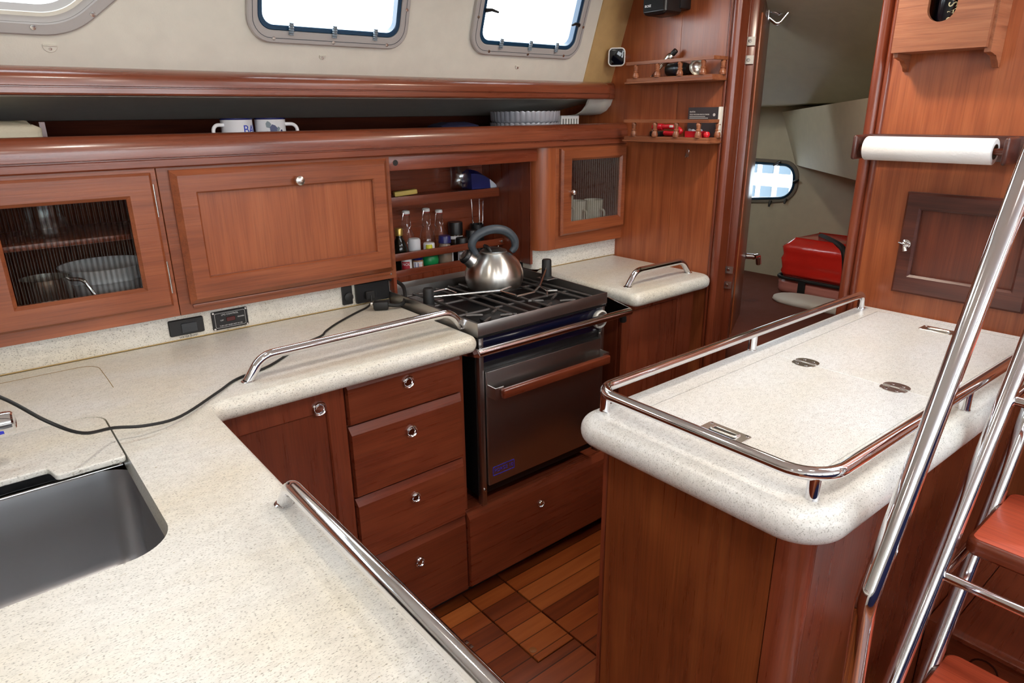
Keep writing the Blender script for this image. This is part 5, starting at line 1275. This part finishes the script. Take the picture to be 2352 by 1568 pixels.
t = thing('plastic_basket', 'white slotted plastic basket at the bulkhead end of the long shelf', 'basket', (1.95, 2.05, zs))
b = NB()
x0, x1, yf_, zt = 1.901, 1.990, 2.000, zs+0.072
for k in range(7):
    x = x0+(x1-x0)*k/6; box(b, x-0.0035, x+0.0035, yf_-0.001, yf_+0.003, zs, zt-0.010)
box(b, x0-0.004, x1+0.004, yf_-0.002, yf_+0.004, zt-0.012, zt, 0.001); box(b, x0-0.004, x1+0.004, yf_-0.001, yf_+0.003, zs, zs+0.012)
for xx in (x0, x1): box(b, xx-0.002, xx+0.002, yf_+0.004, yf_+0.10, zs, zt)
box(b, x0, x1, yf_+0.10, yf_+0.103, zs, zt); box(b, x0, x1, yf_+0.003, yf_+0.10, zs, zs+0.002)
part('basket_body', b, WHITE, t)
b = bagshape(1.34, 1.50, 1.98, 2.12, zs, zs+0.055, 0.04, 8, 0.004); solo('blue_pouch', b, plain('navy_cloth', srgb(16,18,58), 0.8), 'dark blue pouch half hidden left of the cut-glass plates', 'pouch', sharp=70)
b = bagshape(-0.55, 0.195, 1.96, 2.20, zs, zs+0.077, 0.02, 11, 0.0025); solo('folded_cloth', b, plain('cream_cloth', srgb(206,198,176), 0.95, bump=(90,0.5)), 'stack of folded cream cloth at the far left of the long shelf', 'cloth', sharp=70)

# ------------------------------------------------------------------ spice shelf above the stove
z0 = 0.9313
WG = plain('amber_liquid', srgb(70,40,22), 0.3)
def lathe_part(name, prof, x, y, z, mat, parent, seg=26, label=None): 
    b = NB(); lathe(b, prof, T(x,y,z), seg); return part(name, b, mat, parent, label)
LBLUE, LWHITE = plain('blue_label', srgb(40,90,180), 0.5), plain('white_label', srgb(214,216,222), 0.6)
# oil bottle
t = thing('oil_bottle', 'dark oil bottle with a gold cap at the left end of the spice shelf', 'bottle', (1.222, 2.135, z0))
lathe_part('glass_body', [(0,0),(0.026,0),(0.028,0.004),(0.028,0.085),(0.022,0.108),(0.0125,0.125),(0.012,0.140),(0,0.14)], 1.222, 2.135, z0, plain('dark_green_glass', srgb(16,18,12), 0.1), t)
lathe_part('cap', [(0.0135,0.133),(0.0145,0.134),(0.0145,0.158),(0.013,0.160),(0,0.160)], 1.222, 2.135, z0, plain('gold_cap', srgb(190,164,92), 0.3, metal=0.7), t, 24, 'gold cap')
# swing-top bottles
def swing(label, x, y, h, lean=0.0, fill=None):
    t = thing('swing_top_bottle', label, 'bottle', (x, y, z0)); t.rotation_euler = (0, lean, 0)
    k = h/0.22
    def lp(name, prof, mat, **kw): b = NB(); lathe(b, [(r,z*k) for r,z in prof], None, 30); return part(name, b, mat, t, local=True, **kw)
    lp('glass_body', [(0,0.001),(0.030,0.001),(0.0325,0.006),(0.0325,0.095),(0.029,0.118),(0.018,0.150),(0.0135,0.170),(0.0135,0.196),(0.0155,0.198),(0.0155,0.203),(0.012,0.204)], CLEAR)
    if fill: lp('contents', [(0,0.004),(0.0295,0.004),(0.0305,0.008),(0.0305,fill),(0,fill)], WG)
    lp('seal', [(0.0125,0.2045),(0.0132,0.2055),(0.0125,0.208)], plain('red_rubber', srgb(150,40,36), 0.5))
    lp('stopper', [(0,0.2082),(0.0135,0.2082),(0.0145,0.211),(0.0135,0.219),(0.009,0.221),(0,0.221)], WHITE)
    b = NB()
    for s in (-1,1): tube(b, [(0,s*0.013,0.214*k),(0.001,s*0.021,0.190*k),(0.002,s*0.024,0.160*k),(0.002,s*0.014,0.150*k)], 0.0011, 6)
    bmesh.ops.transform(b, matrix=RZ(PI/2+0.3), verts=b.verts); part('wire_bail', b, CHROME, t, local=True)
    return t
swing('clear swing-top bottle behind the oil bottle on the spice shelf', 1.270, 2.158, 0.216)
swing('clear swing-top bottle behind the lime bottle on the spice shelf', 1.352, 2.150, 0.218)
swing('tilted clear swing-top bottle behind the blue-capped jar', 1.420, 2.168, 0.205, 0.0)
# white labelled bottle in front
t = thing('condiment_bottle', 'bottle with a blue and white label next to the oil bottle', 'bottle', (1.272, 2.118, z0))
lathe_part('body', [(0,0.072),(0.0215,0.072),(0.0232,0.075),(0.0232,0.112),(0.019,0.118),(0,0.118)], 1.276, 2.122, z0, LWHITE, t)
lathe_part('lower_body', [(0,0.0405),(0.0228,0.0405),(0.0228,0.0715),(0,0.0715)], 1.276, 2.122, z0, plain('grey_blue_label', srgb(118,128,150), 0.5), t)
b = NB(); M = T(1.276,2.122,z0+0.058)
for k in range(2): pass
bb = NB(); plate2d(bb, [(0.015*math.cos(a)-0.006,0.009*math.sin(a)) for a in (2*PI*k/20 for k in range(20))], 0.0002, 0.0006); 
for v in bb.verts:
    a = v.co.x/0.023; d = 0.023+v.co.z; v.co = V((1.276+d*math.sin(a-0.3), 2.122-d*math.cos(a-0.3), z0+0.056+v.co.y))
part('label_oval', bb, LBLUE, t, 'blue oval on the label')
b.free()
# jars on the front row
t = thing('pill_bottle', 'white and red labelled tub at the left front of the spice shelf', 'tub', (1.226, 2.103, z0))
lathe_part('tub_body', [(0,0),(0.0185,0),(0.0195,0.002),(0.0195,0.054),(0.018,0.057),(0,0.057)], 1.228, 2.103, z0, WHITE, t)
lathe_part('tub_lid', [(0.0202,0.0575),(0.0208,0.059),(0.0208,0.071),(0.019,0.073),(0,0.073)], 1.228, 2.103, z0, WHITE, t)
bb = NB(); box(bb, -0.016, 0.016, 0.006, 0.044, 0.0002, 0.0005); bmesh.ops.subdivide_edges(bb, edges=[e for e in bb.edges], cuts=4, use_grid_fill=True)
def wrapat(bm, cx, cy, cz, r, a0):
    for v in bm.verts:
        a = v.co.x/r + a0; d = r+v.co.z; v.co = V((cx+d*math.sin(a), cy-d*math.cos(a), cz+v.co.y))
    return bm
part('label_panel', wrapat(bb, 1.228,2.103,z0,0.0195,-0.75), plain('red_label', srgb(176,38,52), 0.5), t, 'red label')
part('lettering', wrapat(text_bm('NOL', 0.0135, T(0.002,0.034,0.0006), 0.0002), 1.228,2.103,z0,0.0195,-0.72), WHITE, t, 'white lettering')
t = thing('spread_jar', 'small jar with a blue lid and a white label on the spice shelf', 'jar', (1.273, 2.098, z0))
lathe_part('glass_body', [(0,0),(0.019,0),(0.021,0.003),(0.021,0.038),(0.018,0.043),(0,0.043)], 1.274, 2.100, z0, plain('brown_spread', srgb(140,96,60), 0.3), t)
lathe_part('jar_lid', [(0.0185,0.0432),(0.0195,0.0445),(0.0195,0.055),(0.018,0.0565),(0,0.0565)], 1.274, 2.100, z0, plain('blue_lid', srgb(34,36,110), 0.35), t, 24, 'blue lid')
bb = NB(); box(bb, -0.019, 0.019, 0.011, 0.038, 0.0002, 0.0005); bmesh.ops.subdivide_edges(bb, edges=[e for e in bb.edges], cuts=4, use_grid_fill=True)
part('label_panel', wrapat(bb, 1.274,2.100,z0,0.021,-0.5), LWHITE, t, 'white label')
bb = NB(); box(bb, -0.012, 0.001, 0.015, 0.034, 0.0006, 0.0009); part('label_print', wrapat(bb, 1.274,2.100,z0,0.021,-0.5), plain('violet_print', srgb(96,96,150), 0.5), t)
bb = NB(); box(bb, 0.004, 0.017, 0.014, 0.030, 0.0006, 0.0009); part('label_print', wrapat(bb, 1.274,2.100,z0,0.021,-0.5), plain('peach_print', srgb(214,150,130), 0.5), t)
t = thing('lime_juice_bottle', 'round green juice bottle with a yellow cap on the spice shelf', 'bottle', (1.333, 2.112, z0))
lathe_part('body', [(0,0),(0.018,0),(0.027,0.007),(0.033,0.020),(0.0345,0.031),(0.032,0.045),(0.024,0.058),(0.014,0.064),(0,0.064)], 1.335, 2.114, z0, plain('green_plastic', srgb(16,134,74), 0.35), t)
lathe_part('neck', [(0.0145,0.0645),(0.0205,0.0645),(0.0215,0.068),(0.0215,0.092),(0.019,0.096),(0,0.096)], 1.335, 2.114, z0, LWHITE, t)
lathe_part('cap', [(0,0.069),(0.0125,0.069),(0.0125,0.088),(0.011,0.0925),(0,0.0925)], 1.325, 2.098, z0, plain('yellow_green_cap', srgb(206,206,60), 0.4), t, 22, 'yellow cap')
t = thing('squeeze_bottle', 'grey-brown jar with a navy cap beside the green juice bottle', 'bottle', (1.402, 2.105, z0))
lathe_part('body', [(0,0),(0.026,0),(0.0285,0.005),(0.0300,0.03),(0.0285,0.058),(0.022,0.078),(0.018,0.088),(0,0.088)], 1.403, 2.110, z0, plain('grey_brown_jar', srgb(132,116,102), 0.3), t)
lathe_part('cap', [(0.0200,0.0885),(0.0245,0.089),(0.0225,0.112),(0.0205,0.115),(0,0.115)], 1.403, 2.110, z0, plain('navy_cap', srgb(34,36,98), 0.3), t, 26, 'navy cap')
bb = NB(); box(bb, -0.004, 0.022, 0.012, 0.058, 0.0008, 0.0012); bmesh.ops.subdivide_edges(bb, edges=[e for e in bb.edges], cuts=4, use_grid_fill=True)
part('label_panel', wrapat(bb, 1.403,2.110,z0,0.0300,0.55), LWHITE, t, 'white label')
def spice(label, x, y, h, r, capcol, bodymat):
    t = thing('spice_jar', label, 'jar', (x, y, z0))
    lathe_part('glass_body', [(0,0),(r*0.95,0),(r,0.003),(r,h*0.62),(r*0.86,h*0.68),(0,h*0.68)], x, y, z0, bodymat, t)
    lathe_part('jar_lid', [(r*0.9,h*0.685),(r*0.96,h*0.69),(r*0.96,h*0.97),(r*0.9,h),(0,h)], x, y, z0, capcol, t)
    return t
t = spice('spice jar with a black lid and white label behind the kettle spout', 1.484, 2.112, 0.098, 0.0245, BLACK, plain('dark_spice', srgb(52,34,24), 0.25))
bb = NB(); box(bb, -0.024, 0.022, 0.004, 0.048, 0.0003, 0.0007); bmesh.ops.subdivide_edges(bb, edges=[e for e in bb.edges], cuts=5, use_grid_fill=True)
part('label_panel', wrapat(bb, 1.484,2.112,z0,0.0245,-0.35), LWHITE, t, 'white label')
bb = NB(); box(bb, -0.019, -0.010, 0.010, 0.036, 0.0008, 0.0010); box(bb, -0.002, 0.007, 0.010, 0.022, 0.0008, 0.0010); part('label_print', wrapat(bb, 1.484,2.112,z0,0.0245,-0.35), plain('grey_letters', srgb(130,132,140), 0.5), t)
t = spice('taller dark jar with a black lid at the back of the spice shelf', 1.497, 2.172, 0.150, 0.030, BLACK, plain('dark_coffee', srgb(44,30,18), 0.25))
bb = NB(); box(bb, -0.028, 0.026, 0.086, 0.098, 0.0003, 0.0007); bmesh.ops.subdivide_edges(bb, edges=[e for e in bb.edges], cuts=5, use_grid_fill=True)
part('label_panel', wrapat(bb, 1.497,2.172,z0,0.030,-0.35), LWHITE, t, 'white label band')
t = spice('clear grinder jar beside the utensil cup on the spice shelf', 1.545, 2.130, 0.118, 0.0245, BLACK, CLEARP)
t = thing('utensil_cup', 'dark cup holding thin metal utensils at the right of the spice shelf', 'cup', (1.597, 2.165, z0))
lathe_part('cup_body', [(0,0.001),(0.026,0.001),(0.029,0.09),(0.029,0.132),(0.0275,0.132),(0.027,0.09),(0.024,0.006),(0,0.006)], 1.597, 2.165, z0, BLACK, t)
for i, (dx_, dy_, h, lab) in enumerate(((-0.022,0.0,0.235,'leftmost thin steel skewer in the utensil cup'),(0.006,-0.01,0.232,'middle thin steel skewer in the utensil cup'),(0.020,-0.014,0.222,'rightmost thin steel skewer in the utensil cup'))):
    tt = thing('skewer', lab, 'skewer', (1.597+dx_*0.6, 2.165+dy_, z0+0.008))
    b = NB(); tube(b, [(1.597+dx_*0.6,2.165+dy_,z0+0.008),(1.597+dx_*1.1,2.165+dy_*1.1,z0+h)], 0.0022, 8); part('shaft', b, CHROME, tt)
    b = NB(); lathe(b, [(0,-0.004),(0.005,-0.003),(0.005,0.001),(0,0.003)], T(1.597+dx_*0.82,2.165+dy_*1.05,z0+0.142), 12); part('collar', b, CHROME, tt)
# upper recess shelf
z1 = 1.2073
b = NB(); M = T(1.252,2.125,z1+0.009) @ RZ(-0.25) @ RY(-0.08); obox(b, M, 0.085, 0.032, 0.017, 0.004); solo('yellow_packet', b, plain('yellow_paper', srgb(214,186,96), 0.6), 'yellow packet lying at the left of the upper recess shelf', 'packet')
t = thing('glass_jar', 'clear glass jar at the back of the upper recess shelf', 'jar', (1.515, 2.155, z1))
b = NB(); lathe(b, [(0,0.001),(0.034,0.001),(0.036,0.004),(0.036,0.075),(0.030,0.085),(0.030,0.098)], T(1.515,2.155,z1), 28); part('glass_body', b, CLEARP, t)
b = NB(); lathe(b, [(0.031,0.0985),(0.032,0.0985),(0.032,0.106),(0,0.107)], T(1.515,2.155,z1), 28); part('jar_lid', b, NICKEL, t)
t = thing('coffee_bag', 'dark blue and white bag slumped on the upper recess shelf', 'bag', (1.585, 2.13, z1))
b = NB(); rings = []
for k in range(8):
    q_ = k/7; x = 1.540+0.125*q_; h = 0.066*(1-q_**2.2)+0.006
    rings.append([(x,2.112,z1),(x,2.180,z1),(x,2.176,z1+h*0.8),(x,2.146,z1+h),(x,2.116,z1+h*0.8)])
loft(b, rings[:6]); part('blue_body', b, plain('foil_navy', srgb(22,28,96), 0.3), t)
b = NB(); loft(b, rings[5:]); part('white_end', b, plain('foil_white', srgb(214,220,230), 0.35), t, 'white end')

# ------------------------------------------------------------------ behind the glazed doors
t = thing('cooking_pot', 'small steel pot behind the left reeded glass door', 'pot', (0.125, 1.985, 0.9975))
b = NB(); lathe(b, [(0,0),(0.048,0),(0.051,0.003),(0.051,0.118),(0.0525,0.120),(0.050,0.120),(0.049,0.005),(0,0.004)], T(0.128,1.937,0.9975), 34); part('body', b, NICKEL, t)
b = NB(); tube(b, fillet([(0.177,1.935,1.105),(0.205,1.912,1.105),(0.222,1.900,1.060),(0.223,1.900,1.045)], 0.02, 5), 0.005, 10); part('handle', b, CHROME, t)
def nest(label, z, r, h, mat):
    t = thing('mixing_bowl', label, 'bowl', (0.268, 2.012, z), group='nested bowls behind the left glass door')
    b = NB(); lathe(b, [(0,0),(r*0.45,0),(r*0.52,0.004),(r*0.86,h*0.6),(r,h),(r+0.003,h+0.002),(r-0.001,h+0.002),(r*0.82,h*0.6),(r*0.48,0.006),(0,0.005)], T(0.268,2.012,z), 40); part('bowl', b, mat, t)
BOWL = plain('pale_bowl', srgb(224,227,232), 0.25)
nest('lower pale bowl of the two nested behind the left glass door', 0.9975, 0.096, 0.085, BOWL)
nest('upper pale bowl of the two nested behind the left glass door', 1.022, 0.102, 0.096, BOWL)
t = thing('tumbler', 'short glass tumbler right of the nested bowls behind the left glass door', 'glass', (0.350, 1.93, 0.9975))
b = NB(); lathe(b, [(0,0.001),(0.024,0.001),(0.027,0.092),(0.0255,0.092),(0.0225,0.006),(0,0.006)], T(0.352,1.905,0.9975), 26); part('glass_body', b, CLEARP, t)
t = thing('glass_jug', 'clear glass jug on the shelf behind the left reeded door', 'jug', (0.165, 2.02, 1.2012))
b = NB(); lathe(b, [(0,0.001),(0.040,0.001),(0.045,0.01),(0.045,0.095),(0.043,0.11),(0.0415,0.11),(0.042,0.09),(0.041,0.012),(0,0.006)], T(0.165,2.02,1.2012), 32); part('glass_body', b, CLEARP, t)
for k, (x, y, lab) in enumerate(((1.865,1.945,'white cup nearest the door knob behind the right glass door'),(1.955,1.965,'middle white cup behind the right glass door'),(2.035,1.945,'white cup nearest the bulkhead behind the right glass door'))):
    t = thing('cup', lab, 'cup', (x, y, 0.9975), group='cups behind the right glass door')
    h = 0.175 if k == 0 else 0.145
    b = NB(); lathe(b, [(0,0.001),(0.030,0.001),(0.034,0.005),(0.037,h*0.5),(0.039,h),(0.0375,h),(0.0355,h*0.5),(0.031,0.008),(0,0.006)], T(x,y,0.9975), 30); part('cup_body', b, plain('pale_china', srgb(218,214,200), 0.25), t)
    b = NB(); tube(b, fillet([(x,y-0.036,0.9975+h*0.75),(x,y-0.062,0.9975+h*0.75),(x,y-0.062,0.9975+h*0.3),(x,y-0.036,0.9975+h*0.3)], 0.014, 5), 0.0045, 8); part('handle', b, bpy.data.materials['pale_china'], t)

# ------------------------------------------------------------------ switches and outlets on the backsplash
YB = 1.893
NY = T(0,YB,0) @ FACE_NY
PRT = plain('grey_white_print', srgb(200,200,200), 0.6)
t = thing('switch_panel', 'black water pump switch panel on the backsplash', 'switch', (0.412, YB, 0.923))
b = NB(); plate2d(b, rrect(0.088,0.044,0.004,4,0.412,0.9455), 0.0002, 0.007, NY, bev=0.002); part('plate', b, BLACK, t)
b = NB(); plate2d(b, rrect(0.040,0.026,0.002,3,0.418,0.943), 0.0068, 0.0105, NY, bev=0.001); part('rocker', b, plain('dark_grey_rocker', srgb(44,48,52), 0.45), t)
part('lettering', text_bm('WATER PUMP', 0.0075, NY @ T(0.414,0.9165,0.0004), 0.0002), plain('black_print', srgb(40,38,34), 0.6), t, 'black lettering below the switch')
t = thing('control_panel', 'black gas control panel with a white outline on the backsplash', 'control panel', (0.527, YB, 0.918))
b = NB(); plate2d(b, rrect(0.097,0.052,0.003,4,0.527,0.9445), 0.0002, 0.006, NY, bev=0.0015); part('plate', b, BLACK, t)
b = NB(); ring2d(b, rrect(0.083,0.042,0.005,5,0.527,0.9445), rrect(0.0815,0.0405,0.0045,5,0.527,0.9445), 0.0060, 0.0064, NY); part('outline', b, PRT, t)
b = NB(); merge(b, text_bm('LPG CONTROL', 0.0068, NY @ T(0.527,0.9595,0.0062), 0.0002)); merge(b, text_bm('OFF', 0.0052, NY @ T(0.504,0.944,0.0062), 0.0002)); merge(b, text_bm('ON/OPEN', 0.0052, NY @ T(0.556,0.947,0.0062), 0.0002, 'CENTER', 0.8)); merge(b, text_bm('TURN OFF WHEN NOT IN USE', 0.0050, NY @ T(0.527,0.9285,0.0062), 0.0002, 'CENTER', 0.9)); part('lettering', b, PRT, t, 'white lettering')
b = NB(); plate2d(b, rrect(0.024,0.012,0.002,3,0.528,0.945), 0.006, 0.0085, NY, bev=0.001); part('rocker', b, plain('dark_red_rocker', srgb(70,18,18), 0.4), t, 'dark red rocker')
for sx, sy in ((-1,-1),(1,-1),(-1,1),(1,1)):
    b = NB(); lathe(b, [(0.003,0.006),(0.0026,0.0073),(0,0.0075)], NY @ T(0.527+sx*0.044,0.9445+sy*0.0225,0), 10); part('screw', b, CHROME, t)
t = thing('socket_cover', 'narrow black socket cover left of the power outlet', 'outlet', (0.884, YB, 0.918))
b = NB(); plate2d(b, rrect(0.034,0.060,0.003,4,0.884,0.949), 0.0002, 0.007, NY, bev=0.0015); part('plate', b, BLACK, t)
b = NB(); lathe(b, [(0.0145,0.0068),(0.0145,0.012),(0.012,0.0135),(0,0.0135)], NY @ T(0.886,0.943,0), 22); part('round_cap', b, RUBBER, t)
t = thing('power_outlet', 'black power outlet box at the end of the backsplash by the stove', 'outlet', (0.971, YB, 0.9105))
b = NB(); plate2d(b, rrect(0.118,0.064,0.004,4,0.971,0.948), 0.0002, 0.012, NY, bev=0.003); part('plate', b, BLACK, t)
b = NB(); plate2d(b, rrect(0.030,0.026,0.003,3,0.955,0.940), 0.0118, 0.026, NY, bev=0.003); part('plug', b, RUBBER, t)
b = NB(); plate2d(b, rrect(0.006,0.014,0.001,2,0.985,0.944), 0.0118, 0.0125, NY); part('slot', b, plain('dark_slot', srgb(4,4,4), 0.6), t)
# power cord with its plug resting on the worktop
t = thing('power_cable', 'thick black power cord with a plug looping over the worktop beside the stove', 'cord', (0.97, 1.80, ZC))
b = NB(); obox(b, T(0.948,1.795,ZC+0.0145) @ RZ(-0.5), 0.046, 0.030, 0.027, 0.006); part('plug', b, RUBBER, t)
b = NB(); obox(b, T(0.928,1.815,ZC+0.019) @ RZ(-0.5), 0.010, 0.012, 0.010, 0.002); part('plug_pins', b, NICKEL, t)
cp_ = smooth([V(p) for p in ((0.965,1.780,ZC+0.016),(0.995,1.770,ZC+0.011),(1.03,1.79,ZC+0.016),(1.055,1.835,0.955),(1.052,1.868,0.968),(1.038,1.882,0.976),(1.030,1.8825,0.984))], 6)
b = NB(); tube(b, cp_, 0.0062, 10); part('cable', b, RUBBER, t)
# thin black cable
t = thing('thin_cable', 'thin black cable trailing across the L-shaped worktop', 'cable', (0.4, 1.5, ZC))
cz = ZC+0.0035
cp_ = smooth([V(p) for p in ((0.955,1.868,0.940),(0.948,1.858,0.922),(0.925,1.84,cz),(0.86,1.80,cz),(0.775,1.742,cz),(0.72,1.695,cz),(0.692,1.633+0.03,cz),(0.62,1.625,cz),(0.50,1.53,cz),(0.412,1.495,cz),(0.352,1.438,cz+0.002),(0.255,1.350,cz+0.006),(0.190,1.325,cz+0.016),(0.138,1.330,cz+0.026),(0.085,1.262,0.972),(0.040,1.235,1.018),(-0.012,1.300,1.055),(-0.10,1.42,1.085),(-0.19,1.56,1.02),(-0.25,1.66,0.93),(-0.27,1.70,cz))], 6)
b = NB(); tube(b, cp_, 0.0030, 10); part('cable', b, RUBBER, t)
# floor fittings
t = thing('hatch_catch', 'small steel hinge let into the teak floor', 'hinge', (0.877,1.304,0.0))
b = NB(); M = T(0.879,1.306,0)
for y0, y1 in ((-0.018,-0.004),(0.004,0.018)): box(b, 0.862, 0.898, 1.306+y0, 1.306+y1, 0.0002, 0.003, 0.0008)
part('leaf', b, NICKEL, t); b = NB(); tube(b, [(0.880,1.288,0.004),(0.880,1.324,0.004)], 0.003, 8); part('pin', b, CHROME, t)
t = thing('floor_plug', 'small round plug in the teak floor at a hatch corner', 'plug', (1.023,1.168,0.0))
b = NB(); lathe(b, [(0.011,0.0002),(0.011,0.0015),(0.009,0.0022),(0,0.0022)], T(1.023,1.168,0), 20); part('disc', b, plain('wood_plug', srgb(150,96,56), 0.4), t)
lamp('round ceiling light over the doorway end of the galley', 1.73, 1.02, 1.985, LP1, (1.0,0.86,0.70))
lamp('round ceiling light above the sink worktop', 0.35, 1.15, 1.985, LP2, (1.0,0.92,0.82))
lamp('round ceiling light near the foot of the ladder', 0.75, 0.0, 1.985, LP3, (1.0,0.92,0.82))
lamp('round ceiling light by the forward wall', -1.2, 0.2, 1.985, LP3, (1.0,0.92,0.82))
lamp('round ceiling light added near the camera as fill', 0.15, 0.10, 1.985, LP3, (1.0,0.93,0.84))  # added lamp close to the camera, in place of its flash
